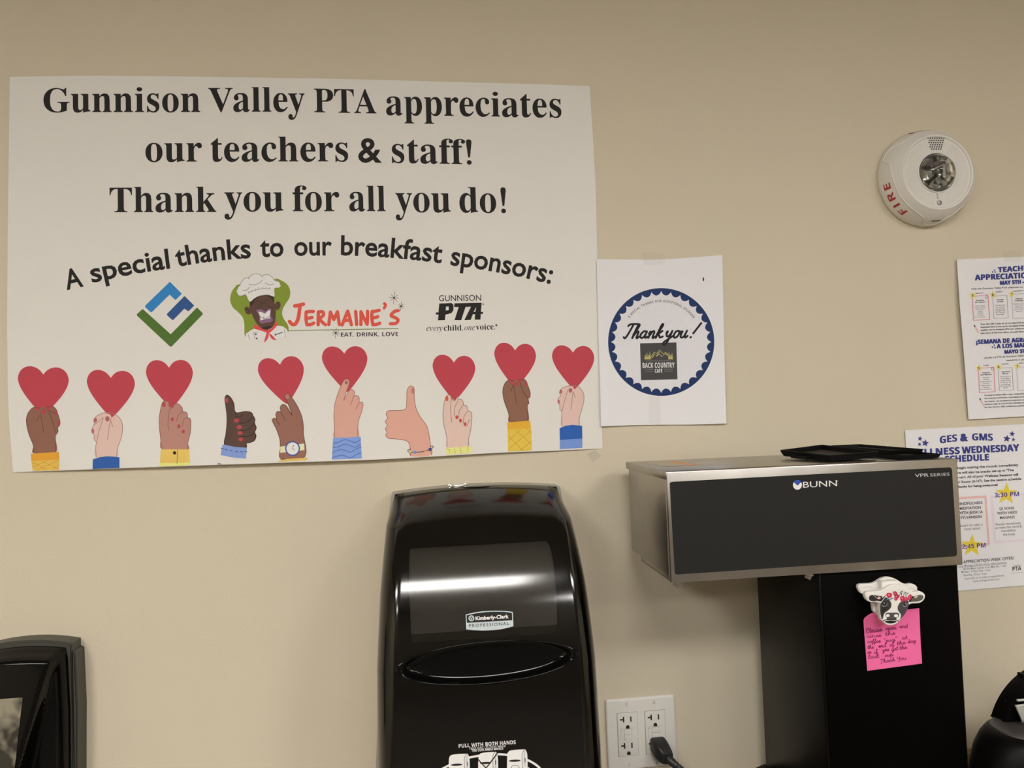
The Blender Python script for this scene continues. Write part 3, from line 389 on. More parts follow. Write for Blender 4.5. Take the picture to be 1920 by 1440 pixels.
class Sheet:
    """flat printed thing: filled outlines, pen strokes and lettering laid in layers on a surface y(px, py)"""
    def __init__(s, yfun, grid=None):
        s.y = yfun if callable(yfun) else (lambda a, b, v=yfun: v)
        s.items = []; s.grid = grid; s.layer = 1
    def tri(s, V, Fc, M):
        s.items.append((s.layer, V, Fc, ink(M) if isinstance(M, tuple) else M, (len(s.items) % 32)*1.6e-6))
    def poly(s, P, M, holes=()):
        s.tri(*fill([list(P)]+[list(h) for h in holes]), M)
    def blob(s, P, M, k=5):
        s.poly(smooth_path(P, k, True), M)
    def stroke(s, P, wd, M, k=4, closed=False, taper=0):
        P = smooth_path(P, k, closed) if k > 1 else list(P)
        n = len(P); L, R = [], []
        for i, p in enumerate(P):
            a, b = (P[i-1], P[(i+1) % n]) if closed else (P[max(i-1, 0)], P[min(i+1, n-1)])
            dx, dy = b[0]-a[0], b[1]-a[1]; l = math.hypot(dx, dy) or 1
            h = wd/2*(1-taper*abs(2*i/max(1, n-1)-1)**2)
            L.append((p[0]-dy/l*h, p[1]+dx/l*h)); R.append((p[0]+dy/l*h, p[1]-dx/l*h))
        V = L+R; Fc = [(i, i+1, n+i+1, n+i) for i in range(n-1)]
        if closed: Fc.append((n-1, 0, n, 2*n-1))
        s.tri(V, Fc, M)
        if not closed and not taper:
            for c in (P[0], P[-1]): s.tri(ell(c[0], c[1], wd/2, n=10), [tuple(range(10))], M)
    def text(s, t, font, base, cap, M, track=0, bold=0.0, perp=False, width=None):
        """lettering whose baseline runs through 2 or 3 points; it is fitted between the first and the last"""
        V, Fc = text_tris(t, font, track, bold)
        if not V: return
        wid = max(v[0] for v in V)
        b = base
        def B(u):
            if len(b) == 2: return (b[0][0]+(b[1][0]-b[0][0])*u, b[0][1]+(b[1][1]-b[0][1])*u)
            k = (2*(u-.5)*(u-1), 4*u*(1-u), 2*u*(u-.5))
            return tuple(sum(k[i]*b[i][j] for i in range(3)) for j in (0, 1))
        out = []
        for x, y in V:
            u = x/wid; p = B(u)
            if perp:
                q = B(u+.01); q0 = B(u-.01); dx, dy = q[0]-q0[0], q[1]-q0[1]; l = math.hypot(dx, dy); up = (dy/l, -dx/l)
            else: up = (-(.004+2.4e-5*p[0]), -1)
            out.append((p[0]+up[0]*y*cap, p[1]+up[1]*y*cap))
        s.tri(out, Fc, M)
    def arc_text(s, t, font, c, r, a0, a1, cap, M, ry=None, track=0, bold=0.0):
        """letters standing along an arc from angle a0 to a1 (clockwise, degrees, 90 = top)"""
        V, Fc = text_tris(t, font, track, bold); wid = max(v[0] for v in V); ry = ry or r
        out = []
        for x, y in V:
            a = math.radians(a0+(a1-a0)*x/wid)
            out.append((c[0]+(r+y*cap)*math.cos(a), c[1]-(ry+y*cap)*math.sin(a)))
        s.tri(out, Fc, M)
    def hand(s, t, x0, y0, x1, y1, xh, wd, M, slant=.25, k=3, yscale=1.0):
        """handwriting along a baseline"""
        tot = sum(HAND[c][0] for c in t); x = 0
        dx, dy = x1-x0, y1-y0; l = math.hypot(dx, dy); sx = l/tot
        for c in t:
            adv, st = HAND[c]
            for P in st:
                Q = []
                for a, b in P:
                    u = (x+a)*sx+b*xh*slant; v = b*xh*yscale
                    Q.append((x0+dx/l*u+dy/l*v, y0+dy/l*u-dx/l*v))
                s.stroke(Q, wd, M, k)
            x += adv
    def build(s, name, parent=None, paper=None, paper_mat=None, extra=()):
        """paper = (nu, nv, edge function (u, v) -> pixel)"""
        mats, V, Fc, MI = [], [], [], []
        def mi(M):
            if M not in mats: mats.append(M)
            return mats.index(M)
        if paper:
            nu, nv, fn = paper; k = mi(paper_mat)
            for j in range(nv+1):
                for i in range(nu+1):
                    p = fn(i/nu, j/nv); V.append(at(p[0], p[1], s.y(*p)))
            for j in range(nv):
                for i in range(nu):
                    a = j*(nu+1)+i; Fc.append((a, a+nu+1, a+nu+2, a+1)); MI.append(k)
        bm = bmesh.new(); lay = bm.faces.layers.float.new('lay')
        for L, v2, f2, M, e in s.items:
            vs = [bm.verts.new((x, y, 0)) for x, y in v2]
            k = mi(M)
            for f in f2:
                try: g = bm.faces.new([vs[i] for i in f]); g.material_index = k; g[lay] = L+e/.00006
                except ValueError: pass
        if s.grid:
            xs = [v.co.x for v in bm.verts]; ys = [v.co.y for v in bm.verts]
            gx, gy = s.grid
            if gx:
                q = math.ceil(min(xs)/gx)*gx
                while q < max(xs):
                    bmesh.ops.bisect_plane(bm, geom=bm.verts[:]+bm.edges[:]+bm.faces[:], plane_co=(q, 0, 0), plane_no=(1, 0, 0)); q += gx
            if gy:
                q = math.ceil(min(ys)/gy)*gy
                while q < max(ys):
                    bmesh.ops.bisect_plane(bm, geom=bm.verts[:]+bm.edges[:]+bm.faces[:], plane_co=(0, q, 0), plane_no=(0, 1, 0)); q += gy
        o0 = len(V); vid = {}
        for f in bm.faces:
            idx = []
            for v in f.verts:
                key = (v, f[lay])
                if key not in vid:
                    vid[key] = len(V)
                    V.append(at(v.co.x, v.co.y, s.y(v.co.x, v.co.y)-.00012-.00006*f[lay]))
                idx.append(vid[key])
            a, b, c = (V[i] for i in idx[:3])
            if (b-a).cross(c-a).y > 0: idx.reverse()
            Fc.append(tuple(idx)); MI.append(f.material_index)
        bm.free()
        return mesh(name, V, Fc, mats, parent, MI, smooth=False)

def coons(top, bottom, left, right):
    """paper outline in the photo from four edges given as point lists (top and bottom left to right, sides downward)"""
    def ev(P, t):
        n = len(P)-1
        d = [0]
        for a, b in zip(P, P[1:]): d.append(d[-1]+math.hypot(b[0]-a[0], b[1]-a[1]))
        t *= d[-1]
        return tuple(interp(t, d, [p[k] for p in P]) for k in (0, 1))
    top, bottom, left, right = (smooth_path(P, 8) for P in (top, bottom, left, right))
    def fn(u, v):
        T, B, L, R = ev(top, u), ev(bottom, u), ev(left, v), ev(right, v)
        out = []
        for k in (0, 1):
            bl = (1-u)*(1-v)*top[0][k]+u*(1-v)*top[-1][k]+(1-u)*v*bottom[0][k]+u*v*bottom[-1][k]
            out.append((1-v)*T[k]+v*B[k]+(1-u)*L[k]+u*R[k]-bl)
        return tuple(out)
    return fn
# ------------------------------------------------------------------ the room
X0, X1, Y0 = -2.6, 3.0, -4.6
WALL = mat('painted_wall', (.70, .63, .485), .55, spec=.3, noise=.02, nscale=6, bump=.25, bscale=260)
struct(box('wall_back', (X0-.1, 0, 0), (X1+.1, .12, CEIL), WALL))
struct(box('wall_left', (X0-.12, Y0, 0), (X0, 0, CEIL), WALL))
struct(box('wall_right', (X1, Y0, 0), (X1+.12, 0, CEIL), WALL))
struct(box('wall_front', (X0-.1, Y0-.12, 0), (X1+.1, Y0, CEIL), mat('far_wall_paint', (.17, .15, .12), .6, noise=.03, nscale=5, bump=.2)))
struct(box('floor', (X0-.1, Y0-.1, -.1), (X1+.1, .1, 0), mat('floor_vinyl', (.15, .13, .11), .5, noise=.15, nscale=12)))
struct(box('ceiling', (X0-.1, Y0-.1, CEIL), (X1+.1, .1, CEIL+.1), mat('ceiling_tile', (.50, .48, .44), .8, noise=.05, nscale=60, bump=.3, bscale=90)))

# wooden counter edge along the wall and the counter under the machines
OAK = mat('stained_oak', (.33, .17, .085), .4, noise=.3, nscale=18)
bs = struct(box('trim_1', (-.3, -.016, .935), (1.6, 0, EYE-.609), OAK, bev=.002))
ct = thing('countertop', 'brown laminate counter below the outlet and the coffee machine', 'countertop', (.65, -.3, .90))
box('top_slab', (-.3, -.64, .90), (1.6, -.0005, .935), mat('counter_laminate', (.30, .22, .15), .35, noise=.25, nscale=40), ct, bev=.004)
box('cabinet_front', (-.28, -.61, .1), (1.58, -.0005, .90), mat('cabinet_oak', (.36, .21, .11), .45, noise=.25, nscale=14), ct)
box('toe_kick', (-.28, -.54, 0), (1.58, -.0005, .1), mat('toe_kick_black', (.02, .02, .02), .6, noise=.1), ct)

# ceiling troffers: the light of the room
LIT = bpy.data.materials.new('lit_diffuser'); LIT.use_nodes = True
_nt = LIT.node_tree; _b = _nt.nodes['Principled BSDF']
_b.inputs['Base Color'].default_value = (.8, .8, .78, 1)
_b.inputs['Emission Color'].default_value = (*LAMP_COLOR, 1); _b.inputs['Emission Strength'].default_value = LAMP
TRIM_WHITE = mat('fixture_white', (.75, .74, .70), .5, noise=.02)
def troffer(x, y, label):
    t = thing('ceiling_light', label, 'ceiling light', (x, y, CEIL), 'rectangular ceiling lights')
    h, hx = .3, .36; bm = bmesh.new()
    for lo, hi in (((-hx, -h), (hx, -h+.03)), ((-hx, h-.03), (hx, h)), ((-hx, -h+.03), (-hx+.03, h-.03)), ((hx-.03, -h+.03), (hx, h-.03))):
        add_box(bm, (x+lo[0], y+lo[1], CEIL-.022), (x+hi[0], y+hi[1], CEIL-.001), .003)
    from_bm('frame', bm, TRIM_WHITE, t, 35)
    box('diffuser', (x-hx+.03, y-h+.03, CEIL-.014), (x+hx-.03, y+h-.03, CEIL-.006), LIT, t)
    return t
_where = ['rectangular ceiling light nearest the poster wall, above the middle of the room', 'rectangular ceiling light nearest the poster wall, on the right side',
          'rectangular ceiling light nearest the poster wall, on the left side', 'rectangular ceiling light at the far end, on the right side', 'rectangular ceiling light at the far end, on the left side']
for (x, y), lb in zip(TROFFERS, _where): troffer(x, y, lb)
# ------------------------------------------------------------------ the big poster
PAPER = mat('poster_paper', (.855, .838, .795), .55, spec=.3, noise=.015, nscale=25, bump=.12, bscale=500)
CARD = mat('office_paper', (.88, .88, .91), .6, spec=.25, noise=.01, nscale=30, bump=.06, bscale=600)
BLK, RED = (30, 27, 25), (176, 62, 72)
def poster_y(px, py):
    u = min(1, max(0, (px-40)/1075)); v = min(1, max(0, (py-560)/300))
    lift = .0120*v*v*(math.sin(PI*u)**.6 if 0 < u < 1 else 0)
    t = min(1, max(0, 1-py/260)); lift += .0015*t
    return -.0012-lift
P = Sheet(poster_y, (50, 50))
def words(S_, line, font, cap, col, bold=0.0, perp=False, track=0):
    for t, *b in line: S_.text(t, font, b, cap, col, bold=bold, perp=perp, track=track)
words(P, [('Gunnison', (81.5, 210.3), (375.5, 210)), ('Valley', (390.7, 209.4), (571.5, 209.4)), ('PTA', (589, 210.5), (706, 212.8)),
          ('appreciates', (724, 215.5), (1053, 220.5))], SERIF, 44.5, BLK)
words(P, [('our', (272.7, 303.2), (379, 303)), ('teachers', (395.7, 302.8), (653, 302.7)), ('staff!', (735, 305), (885, 308.2))], SERIF, 45, BLK)
P.text('&', 'SANS', [(671.7, 303.5), (716, 304)], 45, BLK, bold=.018)
words(P, [('Thank', (205.7, 398), (405.7, 397.5)), ('you', (420.7, 396), (531.7, 396)), ('for', (549, 396), (636.7, 396)), ('all', (655, 395.7), (723, 396)),
          ('you', (741.7, 397.4), (845, 398)), ('do!', (861.7, 398), (949.3, 399.2))], SERIF, 46, BLK)
words(P, [('A', (125, 543.3), (157, 536)), ('special', (173, 530), (247, 514), (319, 502.7)), ('thanks', (332, 500), (400, 489), (470.7, 483)),
          ('to', (488, 481.3), (532, 480)), ('our', (551.7, 479), (622.7, 477.9)), ('breakfast', (639, 478), (733, 482.5), (827.5, 493)),
          ('sponsors:', (844, 496.5), (938, 511), (1032, 532))], 'SANS', 36.5, BLK, bold=.019, perp=True)

# diamond logo
Z = zm(220, 500, 4.8)
P.poly(Z([(470, 138), (480, 142), (580, 243), (575, 250), (525, 298), (515, 294), (470, 252), (312, 408), (300, 410), (250, 364), (249, 352)]), (46, 122, 178))
P.poly(Z([(603, 265), (612, 270), (692, 350), (640, 402), (602, 378), (505, 478), (494, 480), (446, 436), (447, 424)]), (45, 78, 128))
P.poly(Z([(225, 382), (235, 386), (480, 608), (712, 372), (722, 372), (768, 418), (768, 430), (490, 718), (474, 719), (176, 440), (175, 428)]), (74, 104, 42))
# chef emblem
Z = zm(440, 505, 10.283)
GRN, INKL = (122, 138, 44), (52, 40, 34)
P.blob(Z([(760, 190), (900, 215), (1020, 300), (1070, 420), (1055, 550), (985, 660), (930, 760), (915, 860), (950, 960), (1020, 1060), (1040, 1140), (1030, 1210),
          (985, 1140), (800, 1090), (600, 1180), (400, 1140), (250, 1220), (212, 1300), (190, 1250), (185, 1050), (150, 920), (60, 820), (-30, 740), (-85, 610),
          (-70, 470), (0, 350), (100, 290), (400, 400)]), GRN)
P.layer = 2
WHT = (214, 207, 200)
P.blob(Z([(215, 1255), (250, 1220), (390, 1150), (600, 1230), (690, 1190), (820, 1090), (970, 1130), (985, 1310), (640, 1330), (260, 1370)]), WHT)
P.blob(Z([(190, 760), (215, 722), (270, 735), (310, 800), (305, 860), (260, 870), (215, 840)]), (88, 62, 50))
P.blob(Z([(790, 650), (830, 620), (875, 640), (882, 710), (850, 770), (800, 775)]), (88, 62, 50))
P.layer = 3
P.blob(Z([(385, 1065), (480, 1110), (620, 1170), (730, 1120), (800, 1005), (830, 1060), (760, 1150), (685, 1215), (640, 1250), (600, 1215), (500, 1180), (380, 1140)]), (205, 72, 72))
P.blob(Z([(620, 1230), (660, 1240), (640, 1330), (570, 1410), (590, 1310)]), (205, 72, 72)); P.blob(Z([(670, 1240), (700, 1250), (760, 1310), (800, 1370), (720, 1340), (675, 1280)]), (205, 72, 72))
P.layer = 4
P.blob(Z([(300, 640), (380, 560), (500, 500), (640, 495), (745, 530), (765, 640), (800, 690), (795, 800), (785, 960), (760, 1060), (690, 1140), (600, 1165), (510, 1130),
          (420, 1040), (360, 930), (325, 850), (290, 800), (285, 740)]), (88, 62, 50))
P.layer = 5
P.blob(Z([(290, 640), (330, 580), (480, 510), (440, 550), (380, 610), (345, 680), (310, 700)]), INKL); P.blob(Z([(550, 495), (640, 500), (750, 525), (762, 640), (735, 610), (705, 560), (640, 520)]), INKL)
P.blob(Z([(520, 1130), (560, 1110), (600, 1100), (650, 1090), (720, 1095), (690, 1140), (610, 1165)]), INKL)
P.blob(Z([(420, 780), (520, 775), (590, 810), (640, 770), (700, 760), (690, 900), (735, 960), (710, 1010), (600, 1030), (520, 1045), (480, 1010), (470, 900), (440, 840)]), (128, 92, 118))
for q in ([(400, 640), (450, 615), (500, 640)], [(580, 600), (620, 590), (660, 610)], [(500, 690), (540, 650), (590, 655), (610, 690)], [(430, 760), (480, 730), (540, 700)],
          [(640, 720), (700, 740), (760, 720)], [(210, 770), (250, 760), (270, 810)], [(815, 660), (850, 660), (850, 720)]): P.stroke(Z(q), .9, INKL)
P.layer = 6
P.poly(Z([(455, 815), (520, 825), (585, 855), (640, 800), (690, 785), (680, 905), (685, 940), (560, 965), (500, 985), (490, 900)]), (225, 222, 220))
P.stroke(Z([(490, 910), (540, 940), (620, 940), (675, 900)]), .8, INKL); 
for x in (560, 615): P.stroke(Z([(x, 905), (x, 940)]), .7, INKL, k=1)
P.blob(Z([(110, 300), (130, 240), (200, 170), (280, 160), (330, 105), (420, 85), (500, 105), (550, 110), (640, 100), (720, 150), (765, 210), (840, 230), (885, 300), (860, 350), (765, 370),
          (765, 520), (640, 490), (480, 510), (380, 560), (290, 620), (215, 490), (130, 510), (60, 490), (40, 430), (70, 350)]), WHT)
P.layer = 7
GL = (120, 110, 105)
for q in ([(100, 320), (130, 240), (200, 170), (275, 160), (330, 105), (420, 85), (500, 110), (545, 160)], [(530, 120), (640, 100), (720, 150), (765, 210)], [(270, 190), (280, 150)],
          [(280, 290), (380, 300), (480, 260), (530, 210)], [(590, 260), (670, 300), (750, 280)], [(160, 405), (230, 400), (290, 340)], [(260, 450), (400, 400), (540, 375), (690, 375)],
          [(40, 440), (70, 500), (130, 512), (215, 485)], [(770, 225), (850, 235), (885, 300)]): P.stroke(Z(q), .9, GL)
for a, b in ((270, 430), (325, 400), (395, 370), (460, 345), (525, 335), (600, 335), (670, 345)): P.stroke(Z([(a, b), (a+8, b+40)]), .7, GL, k=1)
P.blob(Z(ell(408, 1250, 16)), INKL); P.blob(Z(ell(425, 1332, 16)), INKL)
P.stroke(Z([(780, 1265), (920, 1213)]), 1.4, INKL, k=1); P.stroke(Z([(778, 1240), (785, 1280)]), 1.2, INKL, k=1)
P.stroke(Z([(365, 1220), (390, 1345)]), .8, GL, k=1); P.stroke(Z([(365, 1222), (450, 1205)]), .8, GL, k=1); P.stroke(Z([(260, 1250), (285, 1360)]), .8, GL, k=1); P.stroke(Z([(960, 1160), (980, 1310)]), .8, GL, k=1)
# red brush lettering and its line
Z = zm(520, 520, 4.364); ORG = (208, 82, 66)
def brush(*strokes, w=6.3):
    for q in strokes: P.stroke(Z(q), w, ORG)
P.layer = 1
brush([(143, 234), (180, 228), (213, 220)], [(186, 230), (172, 330), (150, 378), (125, 385), (100, 362)], w=7)
brush([(236, 284), (234, 335), (242, 388)], [(236, 284), (265, 280), (295, 279)], [(238, 335), (262, 333), (284, 328)], [(243, 388), (272, 386), (298, 375)])
brush([(335, 284), (334, 335), (334, 388)], [(335, 284), (372, 283), (376, 312), (340, 338)], [(345, 338), (365, 365), (394, 388)])
brush([(421, 386), (428, 335), (434, 284)], [(434, 284), (450, 320), (462, 345)], [(462, 345), (478, 312), (492, 282)], [(492, 282), (500, 335), (507, 386)])
brush([(530, 390), (552, 335), (576, 276)], [(576, 276), (592, 330), (606, 388)], [(545, 354), (570, 352), (593, 350)])
brush([(641, 280), (645, 335), (649, 386)])
brush([(684, 386), (685, 335), (684, 282)], [(684, 282), (708, 332), (735, 384)], [(735, 384), (738, 332), (738, 278)])
brush([(775, 280), (773, 332), (782, 388)], [(775, 280), (805, 276), (833, 270)], [(776, 332), (800, 329), (822, 322)], [(782, 388), (810, 385), (838, 375)])
brush([(876, 214), (886, 228), (874, 252)], w=5.5)
brush([(990, 272), (958, 280), (930, 312), (960, 328), (988, 348), (970, 376), (925, 380)])
P.stroke(Z([(90, 436), (540, 428), (988, 419)]), 1.4, (104, 120, 52))
for cx, cy, r in ((955, 168, 42), (1012, 236, 28), (478, 455, 34)):
    for k in range(4):
        a = k*PI/4+.1; rr = r*(1.25 if k == 2 else .9)
        P.stroke(Z([(cx-rr*math.cos(a), cy-rr*math.sin(a)), (cx+rr*math.cos(a), cy+rr*math.sin(a))]), .75, BLK, k=1)
    P.blob(Z(ell(cx, cy, 7)), BLK)
P.text('EAT. DRINK. LOVE', BOLD, Z([(520, 486), (990, 480)]), 7.6, (54, 38, 48))
# small association logo
P.text('GUNNISON', 'SANS', Z([(1322, 195), (1668, 191)]), 11, BLK, bold=.004)
P.poly(Z([(1325, 214), (1425, 210), (1441, 224), (1441, 268), (1425, 292), (1376, 306), (1371, 350), (1314, 352), (1319, 305), (1297, 305), (1297, 287), (1318, 287)]), BLK,
       [Z([(1380, 240), (1402, 239), (1402, 268), (1378, 271)])])
P.poly(Z([(1450, 212), (1600, 209), (1588, 240), (1540, 243), (1505, 350), (1450, 350), (1484, 243), (1446, 243)]), BLK)
P.poly(Z([(1600, 209), (1672, 208), (1666, 282), (1684, 282), (1682, 300), (1665, 300), (1662, 346), (1615, 347), (1618, 302), (1600, 302), (1582, 348), (1530, 350), (1585, 240)]), BLK,
       [Z([(1628, 243), (1620, 282), (1606, 282)])])
P.blob(Z(ell(1685, 220, 7)), (110, 105, 100)); P.blob(Z(ell(1792, 392, 9)), (90, 85, 80))
P.text('every', SERIF_IT, Z([(1220, 438), (1352, 437)]), 10.5, BLK); P.text('child.', SERIF, Z([(1362, 437), (1520, 434)]), 10, BLK)
P.text('one', SERIF_IT, Z([(1532, 433), (1616, 431)]), 10.5, BLK); P.text('voice.', SERIF, Z([(1625, 430), (1783, 426)]), 10, BLK)

# paper hearts held up by hands
HEART = [(0, 0), (.08, -.10), (.18, -.165), (.31, -.19), (.44, -.155), (.54, -.06), (.59, .08), (.58, .2), (.53, .34), (.42, .525), (.25, .745), (.1, .915), (0, 1)]
def heart(Z, cusp, tip, hw, tilt):
    pts = smooth_path(HEART, 5); pts = pts+[(-x, y) for x, y in pts[::-1][1:-1]]
    k = hw/.59
    P.poly(Z([(cusp[0]+x*k+y*(tip[0]-cusp[0]), cusp[1]+x*k*tilt+y*(tip[1]-cusp[1])) for x, y in pts]), RED)
Z5, Z6, Z7 = zm(0, 630, 4.8), zm(390, 630, 5.76), zm(690, 630, 4.267)
P.layer = 2
for a in ((Z5, (390, 347), (387, 713), 228, .045), (Z5, (997, 377), (1003, 735), 215, .04), (Z5, (1522, 285), (1545, 648), 210, -.01),
          (Z6, (778, 310), (852, 735), 245, -.085), (Z6, (1472, 190), (1505, 605), 244, -.01),
          (Z7, (687, 212), (692, 517), 170, .05), (Z7, (1177, 115), (1180, 415), 166, .05), (Z7, (1640, 133), (1650, 428), 168, .03)): heart(*a)
def hand_art(Z, skin, line, shape, L=1, thumb=None, nails=(), lines=(), nail_col=(172, 66, 68)):
    P.layer = L; P.blob(Z(shape), skin, 4)
    P.layer = max(L+1, 3)
    P.stroke(Z(shape), 1.15, line, 4)
    if thumb: P.layer = 3; P.blob(Z(thumb), skin, 4)
    P.layer = 4
    for q in lines: P.stroke(Z(q), 1.05, line, 4)
    for x, y, a, b in nails: P.poly(Z(ell(x, y, a, b, 0, 14)), nail_col)
hand_art(Z5, (134, 92, 74), (100, 64, 50), [(302, 1055), (300, 985), (262, 890), (240, 800), (240, 730), (265, 675), (310, 640), (380, 655), (440, 640), (475, 635), (505, 660), (520, 700),
         (538, 760), (538, 800), (520, 825), (522, 860), (500, 895), (498, 920), (502, 1050)], 1, [(345, 700), (358, 655), (392, 638), (422, 655), (445, 710), (470, 780), (380, 800)],
         [(393, 682, 21, 24), (505, 692, 13, 22), (529, 785, 9, 25)], [(362, 685), (378, 770), (393, 870)] and [[(362, 685), (378, 770), (393, 870)], [(430, 660), (470, 760), (500, 870)], [(350, 715), (342, 740), (333, 765)], [(450, 670), (480, 690), (515, 710)]])
hand_art(Z5, (208, 176, 162), (150, 120, 108), [(865, 1092), (862, 990), (870, 965), (848, 930), (845, 888), (828, 868), (828, 835), (848, 790), (845, 755), (870, 720), (920, 695), (960, 690), (1010, 695),
         (1060, 720), (1095, 770), (1103, 840), (1090, 920), (1060, 1000), (1048, 1090)], 1, [(925, 780), (945, 720), (975, 700), (1000, 722), (998, 780), (960, 850)],
         [(967, 745, 20, 24), (858, 757, 16, 21), (836, 856, 12, 22)], [[(930, 740), (890, 860), (868, 965)], [(1000, 740), (980, 830), (967, 930)], [(850, 795), (890, 770), (925, 735)], [(995, 755), (1005, 790), (1017, 815)]], (166, 92, 92))
hand_art(Z5, (172, 124, 110), (128, 86, 76), [(1460, 1022), (1445, 920), (1432, 780), (1440, 690), (1462, 600), (1490, 585), (1518, 598), (1525, 640), (1548, 648), (1575, 612), (1610, 615), (1640, 650), (1645, 680),
         (1680, 690), (1690, 735), (1712, 745), (1716, 800), (1710, 880), (1690, 960), (1690, 1024)], 3, None, [(1475, 617, 16, 24), (1550, 750, 13, 18), (1610, 812, 14, 17), (1650, 860, 14, 17)],
         [[(1530, 640), (1520, 700), (1512, 790), (1518, 845)], [(1645, 685), (1610, 700), (1590, 770)], [(1690, 735), (1655, 750), (1640, 820)]])
hand_art(Z6, (84, 62, 52), (40, 28, 24), [(175, 1170), (195, 1040), (205, 900), (195, 780), (182, 690), (190, 650), (210, 638), (245, 665), (280, 730), (298, 825), (400, 815), (465, 825), (487, 860), (508, 900), (503, 940),
         (522, 990), (505, 1040), (520, 1080), (500, 1130), (450, 1152), (415, 1160), (410, 1205), (290, 1195)], 1, None, [(203, 697, 17, 28), (308, 912, 28, 22), (338, 985, 28, 22), (345, 1048, 27, 20), (355, 1117, 26, 20)],
         [[(298, 825), (300, 870), (300, 890)], [(310, 878), (345, 870), (380, 850)], [(340, 940), (410, 935), (480, 885)], [(340, 1020), (430, 1012), (503, 945)], [(345, 1080), (430, 1085), (500, 1045)]])
hand_art(Z6, (140, 96, 80), (84, 56, 44), [(780, 1190), (775, 1110), (740, 1010), (700, 930), (693, 905), (715, 887), (740, 895), (732, 850), (745, 820), (775, 815), (790, 820), (780, 780), (790, 750), (815, 740), (845, 755),
         (880, 810), (905, 855), (890, 800), (860, 720), (835, 670), (830, 640), (855, 622), (880, 640), (930, 700), (980, 790), (1015, 880), (1030, 980), (1030, 1060), (1045, 1305), (785, 1330)], 3, None, [(857, 652, 23, 27)],
         [[(735, 895), (755, 930), (775, 965)], [(785, 820), (810, 865), (835, 912)], [(850, 760), (880, 815), (905, 858)]], (172, 118, 106))
hand_art(Z6, (202, 152, 134), (150, 104, 88), [(1368, 1097), (1365, 1000), (1360, 860), (1370, 740), (1400, 630), (1440, 530), (1475, 475), (1505, 468), (1525, 490), (1515, 540), (1490, 610), (1465, 700), (1500, 630), (1530, 585),
         (1560, 580), (1582, 605), (1578, 650), (1605, 642), (1632, 665), (1635, 715), (1665, 715), (1675, 750), (1655, 830), (1630, 900), (1618, 980), (1618, 1092)], 3, None, [(1494, 503, 17, 21)],
         [[(1578, 640), (1560, 690), (1540, 745)], [(1640, 715), (1615, 750), (1600, 795)]], (150, 94, 84))
hand_art(Z7, (206, 154, 134), (140, 100, 84), [(340, 960), (335, 880), (310, 840), (240, 825), (165, 818), (142, 795), (153, 770), (138, 745), (155, 715), (138, 685), (157, 655), (145, 625), (165, 598), (235, 595), (300, 585), (310, 520),
         (312, 440), (330, 405), (355, 402), (370, 425), (370, 500), (385, 580), (420, 650), (470, 720), (490, 800), (500, 870), (507, 952)], 1, None, [(358, 440, 12, 24)], (), (186, 110, 106))
hand_art(Z7, (208, 178, 162), (140, 116, 104), [(632, 890), (630, 810), (605, 700), (600, 600), (615, 510), (635, 473), (660, 478), (668, 500), (692, 518), (718, 485), (722, 510), (745, 506), (762, 530), (765, 550), (790, 560), (798, 595), (825, 610), (830, 660),
         (820, 760), (805, 820), (803, 888)], 3, None, [(631, 500, 12, 22)], [[(668, 500), (660, 580), (670, 690)], [(718, 520), (692, 580), (690, 640)], [(764, 548), (730, 600), (728, 660)], [(800, 600), (770, 640), (762, 700)], [(810, 668), (800, 700), (785, 725)]], (204, 88, 56))
P.layer = 4
for x, y in ((710, 650), (740, 677), (777, 705)): P.poly(Z7(ell(x, y, 11, 15)), (186, 66, 52))
hand_art(Z7, (132, 92, 72), (84, 58, 44), [(1132, 692), (1125, 620), (1090, 520), (1078, 440), (1095, 380), (1130, 350), (1165, 360), (1235, 345), (1265, 360), (1280, 400), (1297, 450), (1295, 490), (1282, 500), (1287, 540), (1275, 560), (1280, 690)], 1,
         [(1150, 430), (1162, 370), (1185, 350), (1210, 370), (1220, 430), (1185, 490)], [(1186, 385, 16, 19), (1267, 387, 10, 17), (1291, 470, 6, 18)], [[(1165, 385), (1175, 460), (1190, 540)], [(1215, 370), (1245, 450), (1280, 500)], [(1158, 400), (1150, 425), (1146, 440)]])
hand_art(Z7, (208, 176, 162), (150, 120, 108), [(1550, 722), (1550, 610), (1535, 590), (1535, 555), (1520, 530), (1522, 500), (1540, 480), (1532, 450), (1550, 420), (1590, 402), (1620, 400), (1680, 405), (1720, 450), (1728, 510), (1710, 590), (1690, 660), (1690, 714)], 1,
         [(1590, 450), (1605, 412), (1628, 400), (1647, 420), (1642, 460), (1600, 530)], [(1620, 435, 15, 19), (1543, 445, 10, 16), (1526, 525, 8, 16)], [[(1600, 430), (1575, 510), (1552, 600)], [(1640, 450), (1632, 520), (1625, 590)], [(1645, 450), (1652, 475), (1660, 495)]], (166, 88, 92))
P.layer = 5
P.poly(Z5([(277, 1060), (528, 1042), (535, 1110), (282, 1125)]), (212, 150, 48)); P.poly(Z5([(282, 1125), (535, 1110), (530, 1207), (295, 1215)]), (220, 172, 78))
P.poly(Z5([(835, 1110), (900, 1090), (965, 1082), (1030, 1086), (1075, 1092), (1075, 1188), (833, 1197)]), (46, 86, 152))
P.poly(Z5([(1447, 1020), (1700, 1020), (1706, 1150), (1440, 1150)]), (222, 180, 92)); P.poly(Z5([(1440, 1143), (1706, 1140), (1708, 1163), (1435, 1172)]), (232, 208, 118))
P.poly(Z6([(157, 1170), (290, 1197), (420, 1207), (408, 1323), (260, 1310), (135, 1285)]), (122, 142, 192)); P.poly(Z6([(107, 1370), (158, 1384), (105, 1386)]), (96, 118, 138))
